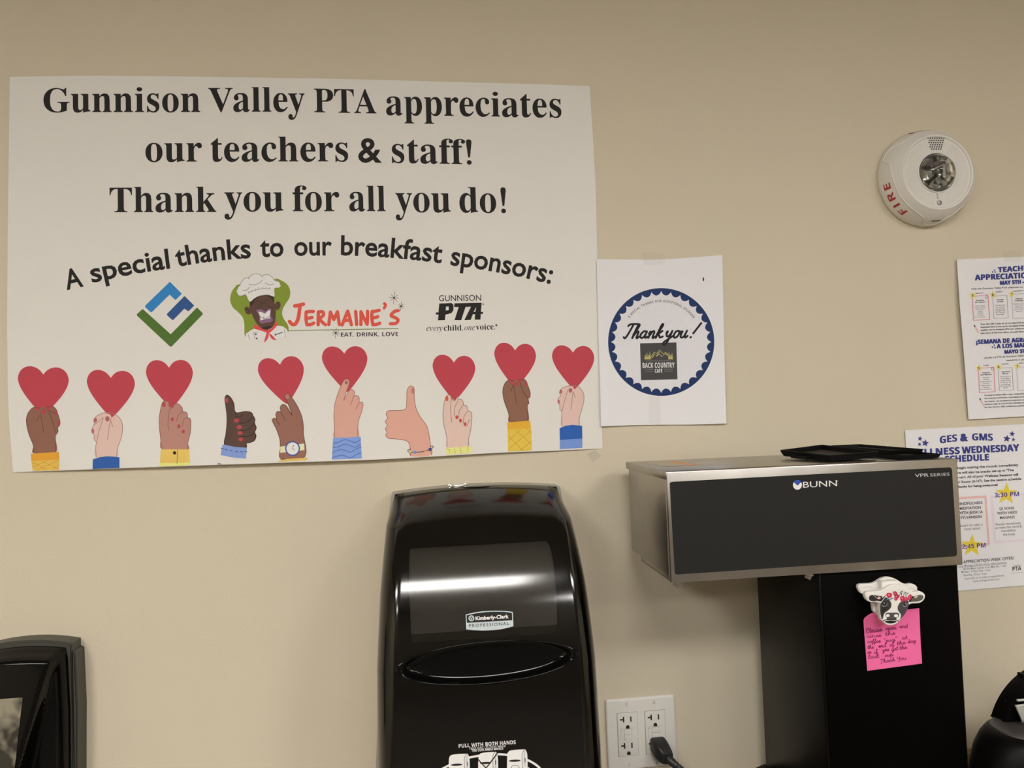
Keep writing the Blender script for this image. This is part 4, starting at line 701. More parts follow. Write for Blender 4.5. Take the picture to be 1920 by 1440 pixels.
P.poly(Z6([(780, 1195), (1040, 1160), (1042, 1232), (780, 1262)]), (232, 222, 164)); P.poly(Z6([(765, 1344), (850, 1328), (1073, 1313), (1070, 1342), (765, 1358)]), (222, 178, 88))
P.poly(Z6([(1350, 1100), (1500, 1096), (1648, 1085), (1662, 1322), (1338, 1333)]), (120, 146, 200))
P.poly(Z7([(622, 897), (822, 880), (827, 935), (628, 950)]), (230, 212, 126))
P.poly(Z7([(1113, 692), (1297, 677), (1305, 738), (1117, 748)]), (222, 160, 48)); P.poly(Z7([(1117, 748), (1305, 738), (1312, 915), (1120, 925)]), (226, 178, 70))
P.poly(Z7([(1533, 737), (1580, 718), (1635, 711), (1713, 718), (1715, 820), (1535, 832)]), (42, 88, 158)); P.poly(Z7([(1535, 832), (1715, 820), (1715, 895), (1535, 905)]), (112, 138, 194))
P.layer = 6
QL, DB = (176, 128, 48), (44, 62, 120)
for a, b in (((300, 1140), (420, 1205)), ((380, 1130), (530, 1200)), ((520, 1118), (330, 1212)), ((430, 1120), (296, 1180)), ((532, 1160), (470, 1200))): P.stroke(Z5([a, b]), .6, QL, k=1)
P.poly(Z5(ell(1571, 1052, 15)), BLK); P.stroke(Z5([(1597, 1025), (1593, 1148)]), .9, (120, 90, 40), k=1)
for x, y in ((150, 1214), (195, 1227), (250, 1240), (308, 1248), (362, 1250), (410, 1249)): P.stroke(Z6([(x-11, y-2), (x+13, y+2)]), 1, (34, 36, 60), k=1)
P.poly(Z6(ell(913, 1215, 80)), (58, 78, 138))
for k, y in enumerate((1140, 1190, 1240, 1300)): P.stroke(Z6([(1350, y+14), (1400, y+10), (1470, y-20), (1530, y-10), (1590, y+12), (1650, y-24)] if k < 2 else [(1345, y+15), (1420, y-10), (1470, y-8), (1540, y+14), (1600, y-20), (1658, y-40)]), .8, DB)
for a, b in (((1125, 800), (1240, 920)), ((1180, 750), (1310, 870)), ((1270, 740), (1310, 780)), ((1220, 750), (1122, 840)), ((1300, 760), (1130, 900)), ((1310, 840), (1215, 918))): P.stroke(Z7([a, b]), .7, QL, k=1)
for a, b in (((690, 900), (700, 940)), ((735, 893), (745, 935)), ((795, 885), (800, 930))): P.stroke(Z7([a, b]), .7, (160, 140, 60), k=1)
P.stroke(Z7([(630, 903), (655, 915), (650, 938)]), .7, (160, 140, 60))
P.stroke(Z7([(340, 905), (320, 912), (325, 928), (375, 930), (440, 925), (500, 905), (522, 890), (515, 880), (503, 884)]), 1.2, (34, 34, 44))
P.poly(Z7(ell(375, 930, 13)), (112, 132, 190)); P.poly(Z7(ell(497, 908, 13)), (44, 56, 120)); P.poly(Z7(ell(338, 926, 7)), (230, 210, 120)); P.poly(Z7(ell(460, 920, 9)), (226, 190, 120))
P.layer = 7
P.poly(Z6(ell(913, 1215, 67)), (212, 208, 214)); P.stroke(Z6([(926, 1178), (912, 1215)]), .9, BLK, k=1); P.stroke(Z6([(912, 1215), (936, 1233)]), .9, BLK, k=1)
fn = coons([(18.3, 144.3), (110, 142.6), (213, 142), (420, 144.5), (640, 148), (827, 153), (1000, 157.7), (1105.7, 161.3)],
           [(24.6, 885.8), (58, 884.4), (200, 879), (400, 871.8), (560, 866.5), (720, 861), (924, 849.5), (1040, 845), (1129.7, 841)],
           [(18.3, 144.3), (15.5, 353), (13.3, 600), (13.8, 640), (15.6, 763), (20.8, 838), (24.6, 885.8)],
           [(1105.7, 161.3), (1116, 333), (1119.3, 453), (1124, 640), (1129.7, 841)])
po = P.build('poster', None, (48, 34, fn), PAPER)
tag(po, 'large white appreciation poster with serif lettering, sponsor logos and a row of red hearts', 'poster')
# ------------------------------------------------------------------ the sheet thanking one more sponsor
TAPE = bpy.data.materials.new('clear_tape'); TAPE.use_nodes = True
_nt = TAPE.node_tree; _nt.nodes.clear()
_o = _nt.nodes.new('ShaderNodeOutputMaterial'); _mx = _nt.nodes.new('ShaderNodeMixShader'); _t = _nt.nodes.new('ShaderNodeBsdfTransparent'); _p = _nt.nodes.new('ShaderNodeBsdfPrincipled')
_p.inputs['Base Color'].default_value = (.75, .73, .66, 1); _p.inputs['Roughness'].default_value = .25
_n = _nt.nodes.new('ShaderNodeTexNoise'); _n.inputs['Scale'].default_value = 120
_r = _nt.nodes.new('ShaderNodeMapRange'); _r.inputs['To Min'].default_value = .04; _r.inputs['To Max'].default_value = .17
_nt.links.new(_n.outputs['Fac'], _r.inputs['Value']); _nt.links.new(_r.outputs['Result'], _mx.inputs['Fac'])
_nt.links.new(_t.outputs[0], _mx.inputs[1]); _nt.links.new(_p.outputs[0], _mx.inputs[2]); _nt.links.new(_mx.outputs[0], _o.inputs['Surface'])
def tape(parent, P, y):
    fn = coons([P[0], P[1]], [P[3], P[2]], [P[0], P[3]], [P[1], P[2]])
    nu, nv = 12, 6
    V = [at(*fn(i/nu, j/nv), y(*fn(i/nu, j/nv)) if callable(y) else y) for j in range(nv+1) for i in range(nu+1)]
    Fc = [(j*(nu+1)+i, (j+1)*(nu+1)+i, (j+1)*(nu+1)+i+1, j*(nu+1)+i+1) for j in range(nv) for i in range(nu)]
    return mesh('adhesive_tape', V, Fc, TAPE, parent, smooth=True)

def letter_y(px, py):
    u = (px-1122)/236; v = (py-482)/315
    return -.0030-.0045*max(0, v)**2*abs(2*u-1)**2-.0012*max(0, 1-v*3)*abs(2*u-1)
A = Sheet(letter_y, (40, 40)); Z8 = zm(1100, 460, 4)
NAVY = (27, 47, 88)
cx, cy, rx, ry = 559, 725, 398, 404
outer = ell(cx, cy, rx, ry, 0, 128)
inner = []
for k in range(32*8):
    a = 2*PI*k/256; q = abs(math.sin(16*a)); r = .945-.078*q**.65
    inner.append((cx+rx*r*math.cos(a), cy+ry*r*math.sin(a)))
A.poly(Z8(outer), NAVY, [Z8(inner)])
A.poly(Z8(inner), (206, 202, 212))
A.layer = 2
c0 = Z8([(cx, cy)])[0]
A.arc_text('A SPECIAL THANKS OUR ADDITIONAL SPONSOR', 'SANS', c0, 296/4, 143.5, 36, 18/4, (48, 48, 54), ry=299/4, track=.28, bold=.012)
A.poly(Z8([(400, 735), (673, 728), (681, 1005), (408, 1012)]), (66, 64, 63))
A.poly(Z8([(870, 243), (878, 240), (882, 258), (878, 272), (871, 262)]), (40, 36, 44))
A.layer = 3
def script(t, x0, y0, x1, y1, xh, wd): A.hand(t, *Z8([(x0, y0)])[0], *Z8([(x1, y1)])[0], xh/4, wd/4, (28, 27, 32), .42, 4)
script('Thank', 272, 697, 566, 694, 52, 15); script('you', 582, 694, 752, 692, 52, 15); script('!', 760, 692, 812, 692, 52, 15)
OLV, LT = (168, 160, 98), (214, 210, 205)
for q in ([(480, 838), (510, 800), (525, 812), (545, 785), (575, 815), (590, 800), (628, 835)], [(488, 845), (512, 815), (522, 832), (545, 800)], [(530, 828), (545, 815), (566, 835)], [(575, 825), (592, 810), (606, 828)]):
    A.stroke(Z8(q), 1.3, OLV, k=1)
for x, h in ((440, 34), (452, 50), (463, 36), (474, 58), (618, 54), (630, 34), (640, 46)):
    A.poly(Z8([(x-8, 855), (x, 850-h), (x+8, 855)]), OLV)
A.text('BACK COUNTRY', BOLD, Z8([(420, 920), (660, 916)]), 38/4, (222, 218, 214)); A.text('CAFE', BOLD, Z8([(512, 956), (567, 954)]), 28/4, (222, 218, 214))
for a, b, y in ((435, 497, 933), (582, 645, 930), (440, 497, 948), (582, 645, 945), (445, 630, 868)): A.stroke(Z8([(a, y), (b, y-2)]), .7, (130, 126, 118), k=1)
fn = coons([(1118.8, 486.2), (1180, 486.6), (1240, 486.5), (1300, 482.5), (1354.5, 478)], [(1127, 799.5), (1180, 797.5), (1240, 796.5), (1300, 796), (1361.8, 793.8)],
           [(1118.8, 486.2), (1121.5, 600), (1127, 799.5)], [(1354.5, 478), (1357.5, 630), (1361.8, 793.8)])
ls = A.build('thank_you_sheet', None, (24, 30, fn), CARD)
tag(ls, 'white letter sheet with a navy scalloped circle and Thank you lettering, taped beside the poster', 'paper sheet')
ty = lambda px, py: min(letter_y(px, py)-.0006, -.0006) if py > 486.3 else -.0034
tape(ls, [(1205, 474), (1246, 473), (1246, 497), (1206, 497)], ty)
ty2 = lambda px, py: letter_y(px, py)-.0006
tape(ls, [(1217, 742), (1238, 742), (1238, 794), (1217, 794)], ty2)

# ------------------------------------------------------------------ week flyer, upper right
INDIGO = (54, 58, 118); TXT = (70, 62, 66)
def fl1_y(px, py):
    u = min(1, max(0, (px-1794)/228))
    return -.0030-.0050*max(0, 1-u*2.2)**2*math.sin(PI*min(1, max(0, (py-470)/330)))-.001
B1 = Sheet(fl1_y, (30, 40)); ZA, ZB = zm(1790, 480, 9), zm(1790, 620, 8.47)
def line(S_, Z, t, a, b, cap, col=TXT, font='SANS', bold=.02):
    p, q = Z([a, b])
    for dx, dy in (((-.55, -.3), (.55, -.3), (-.55, .3), (.55, .3)) if font is BOLD and col == INDIGO else ((0, 0),)):     # heavy headings, one layer each
        if dx: S_.layer += 1
        S_.text(t, font, [(p[0]+dx, p[1]+dy), (q[0]+dx, q[1]+dy)], cap, col, bold=bold)
    if font is BOLD and col == INDIGO: S_.layer -= 4
line(B1, ZA, 'TEACHER', (735, 275), (1325, 233), 9.2, INDIGO, BOLD); line(B1, ZA, 'APPRECIATION WEEK', (345, 410), (1740, 345), 10, INDIGO, BOLD); line(B1, ZA, 'MAY 5TH - 9TH', (770, 485), (1350, 455), 7, INDIGO, BOLD)
line(B1, ZA, 'Help the Gunnison Valley PTA celebrate our', (285, 568), (1165, 535), 3.0)
line(B1, ZB, '\u00a1SEMANA DE AGRADECIMIENTO', (345, 213), (1690, 152), 7.9, INDIGO, BOLD); line(B1, ZB, 'A LOS MAESTROS', (672, 280), (1390, 248), 7.7, INDIGO, BOLD); line(B1, ZB, 'MAYO 5TH - 9TH', (795, 365), (1385, 338), 6.6, INDIGO, BOLD)
line(B1, ZB, '\u00a1Ayude a la PTA de Gunnison Valley', (468, 445), (1100, 408), 3.2); line(B1, ZB, 'maestros y personal', (818, 483), (1230, 462), 3.0)
def frame(S_, Z, P_, w_, col): S_.stroke(Z(P_), w_, col, k=1, closed=True)
PINKF, LILF = (206, 146, 150), (188, 180, 190)
frame(B1, ZA, [(295, 685), (562, 655), (590, 1072), (320, 1085)], 2.4, PINKF); frame(B1, ZA, [(640, 678), (880, 665), (904, 1043), (660, 1052)], .9, (120, 112, 116)); frame(B1, ZA, [(960, 648), (1290, 625), (1315, 1040), (985, 1055)], 2.4, LILF)
frame(B1, ZB, [(374, 600), (622, 580), (642, 970), (396, 985)], 2.4, PINKF); frame(B1, ZB, [(690, 598), (912, 585), (930, 940), (710, 950)], .9, (120, 112, 116)); frame(B1, ZB, [(985, 585), (1290, 560), (1318, 930), (1005, 948)], 2.2, LILF)
B1.layer = 2
for x, y, n in ((305, 665, '5'), (645, 655, '6'), (965, 645, '7')): B1.poly(ZA(star_pts(x, y, 66, .5)), (224, 196, 116))
for x, y, n in ((385, 595, '5'), (698, 575, '6'), (995, 565, '7')): B1.poly(ZB(star_pts(x, y, 60, .5)), (224, 196, 116))
B1.layer = 3
for x, y, n in ((305, 665, '5'), (645, 655, '6'), (965, 645, '7')): line(B1, ZA, n, (x-16, y+22), (x+16, y+20), 4.6, (60, 48, 30), BOLD)
for x, y, n in ((385, 595, '5'), (698, 575, '6'), (995, 565, '7')): line(B1, ZB, n, (x-15, y+20), (x+15, y+18), 4.3, (60, 48, 30), BOLD)
for t, a, b in (('MONDAY', (357, 640), (485, 630)), ('TUESDAY', (690, 616), (815, 606)), ('WEDNESDAY', (985, 604), (1160, 592))): line(B1, ZA, t, a, b, 1.9)
for t, a, b in (('LUNES', (457, 562), (540, 556)), ('MARTES', (748, 540), (855, 533)), ('MIERCOLES', (1022, 525), (1160, 517))): line(B1, ZB, t, a, b, 1.9)
def column(Z, cx, ys, head, body, tilt=-.04, k=1.0):
    for (t, w_), y in zip(head+body, ys): line(B1, Z, t, (cx-w_/2, y-tilt*w_/2), (cx+w_/2, y+tilt*w_/2), (2.2 if (t, w_) in head else 2.0)*k, (76, 68, 72) if (t, w_) in head else (104, 98, 104), bold=.03 if (t, w_) in head else .008)
column(ZA, 432, (756, 788, 848, 882, 910, 945, 972, 1003, 1038), [('Breakfast', 135), ('for Teachers', 175)], [('Hot breakfast', 170), ('and served by', 170), ('Gunnison', 120), ('Valley', 75), ('Health &', 95), ('provided', 110), ('by volunteers', 175)])
column(ZA, 768, (745, 778, 838, 872, 902, 932, 962, 992), [('Tuesday', 118), ('Treats', 110)], [('Breakfast and', 165), ('tea, snacks', 150), ('and goodies', 155), ('throughout the', 165), ('day in the staff', 160), ('lounge', 130)])
column(ZA, 1085, (730, 762, 815, 848, 880, 912, 942), [('Wellness', 120), ('Wednesday', 150)], [('Mindfulness and', 190), ('yoga with', 140), ('relaxation', 150), ('and self care', 160), ('sessions', 110)])
column(ZB, 502, (675, 706, 752, 780, 812, 842, 876, 905, 935), [('Desayuno', 125), ('para Maestros', 180)], [('Desayuno', 115), ('caliente', 95), ('proporcionado por', 185), ('Gunnison', 110), ('Valley Health y', 170), ('servido', 100), ('por voluntarios', 175)])
column(ZB, 808, (660, 690, 738, 770, 800, 830, 862, 888, 915), [('Agradable', 135), ('Martes', 90)], [('Desayuno y', 170), ('bocadillos', 140), ('durante todo', 160), ('el dia en la', 165), ('sala', 150), ('de maestros', 170), ('gratis', 70)])
for t, y, x1 in (('Scan the QR Code or go to https://bit.ly', 1163, 1170), ('requested items & sign up for the Supply Drive', 1213, 1175), ('supplies can be dropped off in our collection', 1262, 1172), ('Lake School & GES front offices, the public library', 1315, 1185)):
    line(B1, ZA, t, (438, y), (x1, y-28), 3.0)
for t, y, x1 in (('Escanee el c\u00f3digo QR o vaya a https://bit', 1038, 1105), ('los art\u00edculos solicitados e inscr\u00edbase en la', 1086, 1105), ('hay interes. Los suministros comprados se', 1136, 1105), ('nuestras cajas de recolecci\u00f3n ubicadas en', 1180, 1105), ('de Lake School y GES, la biblioteca p\u00fablica', 1228, 1105)):
    line(B1, ZB, t, (476, y), (x1, y-28), 2.8)
for Z, a, b in ((ZA, (332, 1172), (402, 1292)), (ZB, (402, 1082), (466, 1195))):
    B1.stroke(Z([a, b]), 2.2, (214, 160, 152), k=1); B1.stroke(Z([a, (a[0]+8, a[1]+14)]), 2.4, (80, 66, 76), k=1)
for Z, x, y in ((ZA, 640, 268), (ZA, 672, 238), (ZA, 683, 270), (ZB, 600, 262), (ZB, 630, 232), (ZB, 640, 270)): B1.poly(Z(star_pts(x, y, 20)), INDIGO)
for Z, x, y in ((ZA, 535, 690), (ZB, 600, 605)): B1.stroke(Z(ell(x, y, 14, 26)), .8, (150, 100, 140), k=1, closed=True)
fn = coons([(1794.3, 486.7), (1860, 483.8), (1920, 481.3), (2022, 476.5)], [(1816, 786.7), (1870, 783.5), (1920, 780.6), (2046, 774)], [(1794.3, 486.7), (1798.3, 554.5), (1807.8, 672.6), (1816, 786.7)], [(2022, 476.5), (2034, 620), (2046, 774)])
f1 = B1.build('appreciation_flyer', None, (24, 30, fn), CARD)
tag(f1, 'white two-language flyer with blue headings, upper one of the flyers at the right edge', 'flyer')
tape(f1, [(1881, 471), (1913, 469), (1915, 491), (1882, 490)], lambda px, py: fl1_y(px, py)-.0006 if py > 483 else -.0042)

# ------------------------------------------------------------------ schedule flyer behind the coffee brewer
B2 = Sheet(lambda a, b: -.0025); ZC = zm(1680, 780, 4.233)
for o in (-.6, .6): B2.layer += 1; B2.text('GES & GMS', BOLD, [(x+o, y) for x, y in ZC([(350, 218), (560, 196), (768, 197)])], 13.2, INDIGO, bold=.05)
B2.layer = 1
line(B2, ZC, 'WELLNESS', (100, 322), (505, 300), 12.6, INDIGO, BOLD); line(B2, ZC, 'WEDNESDAY', (525, 298), (978, 277), 12.6, INDIGO, BOLD); line(B2, ZC, 'SCHEDULE', (390, 368), (737, 351), 11.8, INDIGO, BOLD)
for x, y, r in ((190, 180, 21), (232, 215, 31), (187, 225, 17), (922, 142, 24), (880, 180, 31), (932, 187, 17)): B2.poly(ZC(star_pts(x, y, r, .45, 5, .15)), INDIGO)
for t, a, b in (('will begin making the rounds immediately', (432, 424), (972, 396)), ('There will also be snacks set-up in "The', (440, 462), (935, 437)), ('the cart. All of your Wellness Sessions will', (455, 497), (970, 473)),
                ("Teachers' Room (A137). See the session schedule", (395, 539), (995, 506)), ('Thanks for being awesome!', (476, 571), (808, 554))): line(B2, ZC, t, a, b, 4.3, (62, 56, 62), bold=.03)
frame(B2, ZC, [(262, 665), (710, 640), (736, 1016), (290, 1050)], 5.6, (222, 168, 160)); frame(B2, ZC, [(758, 640), (1020, 620), (1038, 985), (786, 1002)], 6.4, (220, 196, 208))
for t, a, b in (('MINDFULNESS', (484, 709), (686, 697)), ('MEDITATION', (497, 745), (673, 735)), ('WITH JESSICA', (490, 781), (690, 770)), ('SYLVANSON', (512, 817), (680, 808)), ('QI GONG', (820, 746), (938, 739)), ('WITH HEIDI', (803, 783), (960, 773)), ('MAGNUS', (826, 818), (943, 811))):
    line(B2, ZC, t, a, b, 4.8, (58, 52, 56), bold=.022)
for t, a, b in (('Learn to calm a', (512, 880), (687, 868)), ('busy mind', (545, 907), (663, 899)), ('Gentle movement', (790, 869), (990, 857)), ('to relax the mind &', (785, 897), (998, 883)), ('remobilize', (836, 921), (950, 914)), ('the body', (850, 950), (946, 944))):
    line(B2, ZC, t, a, b, 4.3, (88, 80, 86), bold=.006)
line(B2, ZC, 'TEACHER APPRECIATION WEEK OFFER!', (395, 1180), (936, 1138), 5.4, (52, 48, 52), bold=.016)
for t, a, b in (('Spend 1 hour Massages OR $25 off any other treatment', (430, 1205), (880, 1169)), ('@ the Maya Center from May 4th - 10th', (535, 1222), (875, 1196)), ('Monday - Friday, 8 am - 5 pm', (520, 1246), (748, 1229)), ('Saturday, 10 am - 4 pm', (535, 1272), (722, 1257)), ('more info or to make an appointment', (545, 1299), (860, 1272)), ('www.tothegunnison.com', (612, 1318), (822, 1301))):
    line(B2, ZC, t, a, b, 3.7, (110, 104, 108), bold=.004)
B2.stroke(ZC([(430, 1210), (880, 1172)]), .5, (120, 112, 116), k=1); B2.stroke(ZC([(908, 1247), (1010, 1240)]), .5, (120, 112, 116), k=1)
line(B2, ZC, 'PTA', (925, 1229), (995, 1224), 7.6, (34, 32, 34), BOLD); line(B2, ZC, 'GUNNISON', (930, 1192), (990, 1188), 1.6, (90, 84, 88))
B2.layer = 2
for x, y in ((603, 1030), (877, 618)): B2.poly(ZC(star_pts(x, y, 92, .42, 5, .03)), (226, 186, 58))
B2.layer = 3
line(B2, ZC, '2:45 PM', (525, 1054), (711, 1042), 8.2, (66, 54, 120), BOLD, .05); line(B2, ZC, '3:30 PM', (785, 646), (977, 635), 8.2, (66, 54, 120), BOLD, .05)
fn = coons([(1697, 806.5), (1920, 795.2), (1926, 795)], [(1714, 1115.5), (1808.8, 1107), (1942, 1096)], [(1697, 806.5), (1714, 1115.5)], [(1926, 795), (1942, 1096)])
f2 = B2.build('schedule_flyer', None, (10, 12, fn), CARD)
tag(f2, 'white wellness schedule flyer with yellow stars on the wall, half hidden behind the coffee brewer', 'flyer')

# old sticker residue on the paint under the poster's lower right corner
rs = Sheet(-.0002); rs.poly([(1100, 852), (1115, 843), (1127, 855), (1112, 867)], mat('tape_residue_grey', (.60, .54, .415), .6, noise=.08, nscale=200))
tag(rs.build('tape_residue'), 'faint diamond of old tape on the wall under the poster lower right corner', 'tape mark')

# ------------------------------------------------------------------ double outlet
PL = mat('outlet_plastic', (.80, .78, .72), .3, spec=.5, noise=.015); DK = mat('slot_black', (.008, .008, .008), .6, noise=.1); LN = mat('gap_grey', (.36, .34, .30), .6, noise=.05)
ox0, oz0, ow, oh = .2691, EYE-.4771, .1159, .1143
out = thing('wall_outlet', 'white double outlet plate on the wall with a black plug in its lower right socket', 'outlet', (ox0+ow/2, 0, oz0-oh))
bm = bmesh.new(); add_box(bm, (ox0, -.0065, oz0-oh), (ox0+ow, 0, oz0), .0035, 3); from_bm('wall_plate', bm, PL, out, 40)
zc = oz0-oh/2
def rcx(px): return at(px, 1378, -.007).x
for xc in (rcx(1177.3), rcx(1229.2)):
    bm = bmesh.new()
    add_box(bm, (xc-.0172, -.0067, zc-.0350), (xc+.0172, -.0062, zc+.0350), 0, mi=2)
    add_box(bm, (xc-.0166, -.0082, zc-.0344), (xc+.0166, -.0060, zc+.0344), .0008, 2, 0)
    f = -.0083
    for zs in (.0245, -.0175):
        for lo, hi in (((-.0076, zs-.0045), (-.0053, zs+.0045)), ((-.0122, zs-.0012), (-.0076, zs+.0012)), ((.0046, zs-.0042), (.0068, zs+.0042))):
            add_box(bm, (xc+lo[0], f, zc+lo[1]), (xc+hi[0], f+.001, zc+hi[1]), 0, mi=1)
        prism(bm, [(xc+.0030*math.cos(a), zc+zs-.0122+.0030*math.sin(a)) for a in (PI*k/10 for k in range(11))]+[(xc-.0030, zc+zs-.0150), (xc+.0030, zc+zs-.0150)], f, f+.001, 1)
    for lo, hi in (((-.0125, .0098), (.0125, .0101)), ((-.0125, -.0080), (-.0121, .0098))): add_box(bm, (xc+lo[0], f, zc+lo[1]), (xc+hi[0], f+.001, zc+hi[1]), 0, mi=2)
    rc = from_bm('receptacle', bm, [PL, DK, LN], out, 40)
    for zb in (.0045, -.0047):
        b2 = bmesh.new(); add_box(b2, (xc-.0062, -.0084, zc+zb-.0043), (xc+.0062, -.0081, zc+zb+.0043), 0, mi=1); add_box(b2, (xc-.0059, -.0092, zc+zb-.0040), (xc+.0059, -.0080, zc+zb+.0040), .0004, 2)
        from_bm('test_button', b2, [PL, LN], rc, 40)
    box('indicator_lamp', (xc-.0105, -.0086, zc+.0070), (xc-.0097, -.0081, zc+.0078), DK, rc)
    for zs in (.0485, -.0485):
        b2 = bmesh.new(); lathe_y(b2, [(.0032, 0), (.0032, .0008), (.0026, .0014), (0, .0016)], (xc, -.0062, zc+zs), 20)
        add_box(b2, (xc-.0004, -.0081, zc+zs-.0030), (xc+.0004, -.0076, zc+zs+.0030), 0, mi=1); from_bm('plate_screw', b2, [PL, LN], out, 40)
    last = xc

# plug and cord in the lower right socket
RUB = mat('cord_rubber', (.018, .018, .018), .42, spec=.5, noise=.1, bump=.1, bscale=400)
pz = zc-.0215
pc = thing('power_cord', 'black three-prong plug and cord hanging from the white wall outlet', 'power cord', (last, -.01, pz))
bm = bmesh.new(); ring = []
for y, wx, wz, dx, dz in ((-.0085, .0125, .0115, .002, .003), (-.020, .0130, .0122, .003, .001), (-.030, .0118, .0115, .006, -.004), (-.037, .0095, .0095, .010, -.009)):
    ring.append([bm.verts.new((last+dx+wx*sx*.98+0*y, y, pz+dz+wz*sz)) for sx, sz in ((-1, -.75), (-.8, -1), (.8, -1), (1, -.75), (1, .75), (.8, 1), (-.8, 1), (-1, .75))])
for R0, R1 in zip(ring, ring[1:]):
    for k in range(8): bm.faces.new([R0[k], R0[(k+1) % 8], R1[(k+1) % 8], R1[k]])
bm.faces.new(ring[0][::-1]); bm.faces.new(ring[-1]); bmesh.ops.recalc_face_normals(bm, faces=bm.faces[:])
bmesh.ops.bevel(bm, geom=bm.edges[:], offset=.0012, segments=2, affect='EDGES')
from_bm('plug_body', bm, RUB, pc, 28)
p0 = Vector((last+.011, -.034, pz-.010))
bm = bmesh.new(); pts = smooth_path([p0+Vector(v) for v in ((0, 0, 0), (.005, -.005, -.004), (.011, -.009, -.009), (.018, -.011, -.014))], 5)
tube(bm, pts, [.0072-.0026*i/(len(pts)-1)+(.0008 if i % 3 == 0 else 0) for i in range(len(pts))], 14); from_bm('strain_relief', bm, RUB, pc, 50)
bm = bmesh.new()
cpts = [p0+Vector(v) for v in ((.015, -.0105, -.012), (.026, -.012, -.019), (.040, -.010, -.027), (.058, -.006, -.036), (.080, -.002, -.050), (.100, .004, -.070))]+[Vector((last+.115, -.030, .956)), Vector((last+.150, -.035, .940)), Vector((.485, -.045, .940))]
tube(bm, smooth_path(cpts, 8), .0046, 12); from_bm('cable', bm, RUB, pc, 60)
# ------------------------------------------------------------------ fire alarm strobe on the wall
AW = mat('alarm_white', (.78, .76, .71), .42, spec=.4, noise=.02, bump=.05, bscale=500)
AR = mat('alarm_red_print', (.45, .025, .03), .5, noise=.05); AG = mat('alarm_grey', (.07, .065, .06), .5, noise=.05)
CHR = mat('mirror_chrome', (.86, .86, .85), .10, metal=1, noise=.02); RFL = mat('reflector_foil', (.86, .86, .85), .13, metal=.88, noise=.05)
ac = (.870, 0, EYE+.3755)
al = thing('fire_alarm', 'round white fire alarm strobe with red FIRE lettering high on the wall', 'fire alarm', ac)
APROF = [(.0815, 0), (.0832, .003), (.0832, .009), (.0815, .017), (.0780, .027), (.0735, .035), (.0685, .0405), (.0655, .0435), (.0640, .0452), (.0615, .0450), (.0600, .0432), (.050, .0420), (.040, .0412), (.0352, .0410), (.0345, .0430), (.0330, .0432), (.0322, .0405), (.0, .030)]
bm = bmesh.new(); lathe_y(bm, APROF[:-1]+[(.0318, .0330), (0, .0330)], ac, 128); from_bm('housing', bm, AW, al, 35)
def apt(deg, h, off=.0005):
    side = APROF[:9]; r = interp(h, [p[1] for p in side], [p[0] for p in side])+off
    a = math.radians(deg); return Vector((ac[0]+r*math.cos(a), -h-off*.4, ac[2]+r*math.sin(a)))
V, Fc = text_tris('FIRE', BOLD, .10); wid = max(v[0] for v in V)
for k in range(3):
    mesh('fire_lettering', [apt(233-120*k-44*x/wid, .0275-.0125*y) for x, y in V], Fc, AR, al)
bm = bmesh.new()
for k in range(3):
    P_ = [(150, .012), (160, .014), (166, .027), (176, .031), (190, .0335), (215, .0345), (240, .0340), (250, .032), (256, .0285), (262, .017), (272, .012)]
    tube(bm, [apt(a-120*k, h, .0001) for a, h in smooth_path(P_, 5)], .0011, 6)
from_bm('seam_ridge', bm, AW, al, 60)
bm = bmesh.new()
for j in range(6):                                   # rows of sounder holes over the lens
    n = 8-j*.55
    for i in range(int(round(n))):
        x = ac[0]+.0005+(i-(round(n)-1)/2)*.0041+(.0010 if j % 2 else 0); z = ac[2]+.0585-j*.0036
        rr = math.hypot(x-ac[0], z-ac[2])
        if rr > .0605: continue
        h = interp(rr, [.0352, .040, .050, .060], [.0410, .0412, .0420, .0436])
        b2 = bmesh.new(); lathe_y(b2, [(.0013, 0), (.0013, .0004), (0, .0004)], (x, -h, z), 10); merge(bm, b2)
from_bm('sounder_grille', bm, AG, al)
bm = bmesh.new()                                     # rings of small dimples on the face
for rr in (.0385, .0410, .0435, .0460, .0485, .0510, .0535, .0560):
    n = int(2*PI*rr/.0034)
    for i in range(n):
        a = 2*PI*i/n+rr*300
        if 60 < math.degrees(a) % 360 < 120 or 262 < math.degrees(a) % 360 < 278: continue
        h = interp(rr, [.0352, .040, .050, .060], [.0410, .0412, .0420, .0436])
        b2 = bmesh.new(); lathe_y(b2, [(.0013, -.0003), (.0009, .0004), (0, .0007)], (ac[0]+rr*math.cos(a), -h, ac[2]+rr*math.sin(a)), 6); merge(bm, b2)
d_ = from_bm('face_texture', bm, AW, al, 80); d_['kind'] = 'stuff'
bm = bmesh.new(); lathe_y(bm, [(.0042, 0), (.0042, .0012), (.0034, .0016), (0, .0012)], (ac[0]+.001, -.0424, ac[2]-.052), 20); from_bm('face_screw', bm, mat('alarm_screw', (.30, .29, .27), .4, metal=.6, noise=.05), al, 40)
vv = [apt(a, h, .0004) for h in (.0235, .0265) for a in (268, 271, 274, 277, 280)]
mesh('label_slot', vv, [(i, i+1, i+6, i+5) for i in range(4)], mat('slot_dark', (.03, .03, .035), .5, noise=.1), al)
bm = bmesh.new(); add_box(bm, (ac[0]-.002, -.0450, ac[2]-.0440), (ac[0]+.002, -.0410, ac[2]-.0345), .0006); from_bm('lens_clip', bm, AW, al, 40)
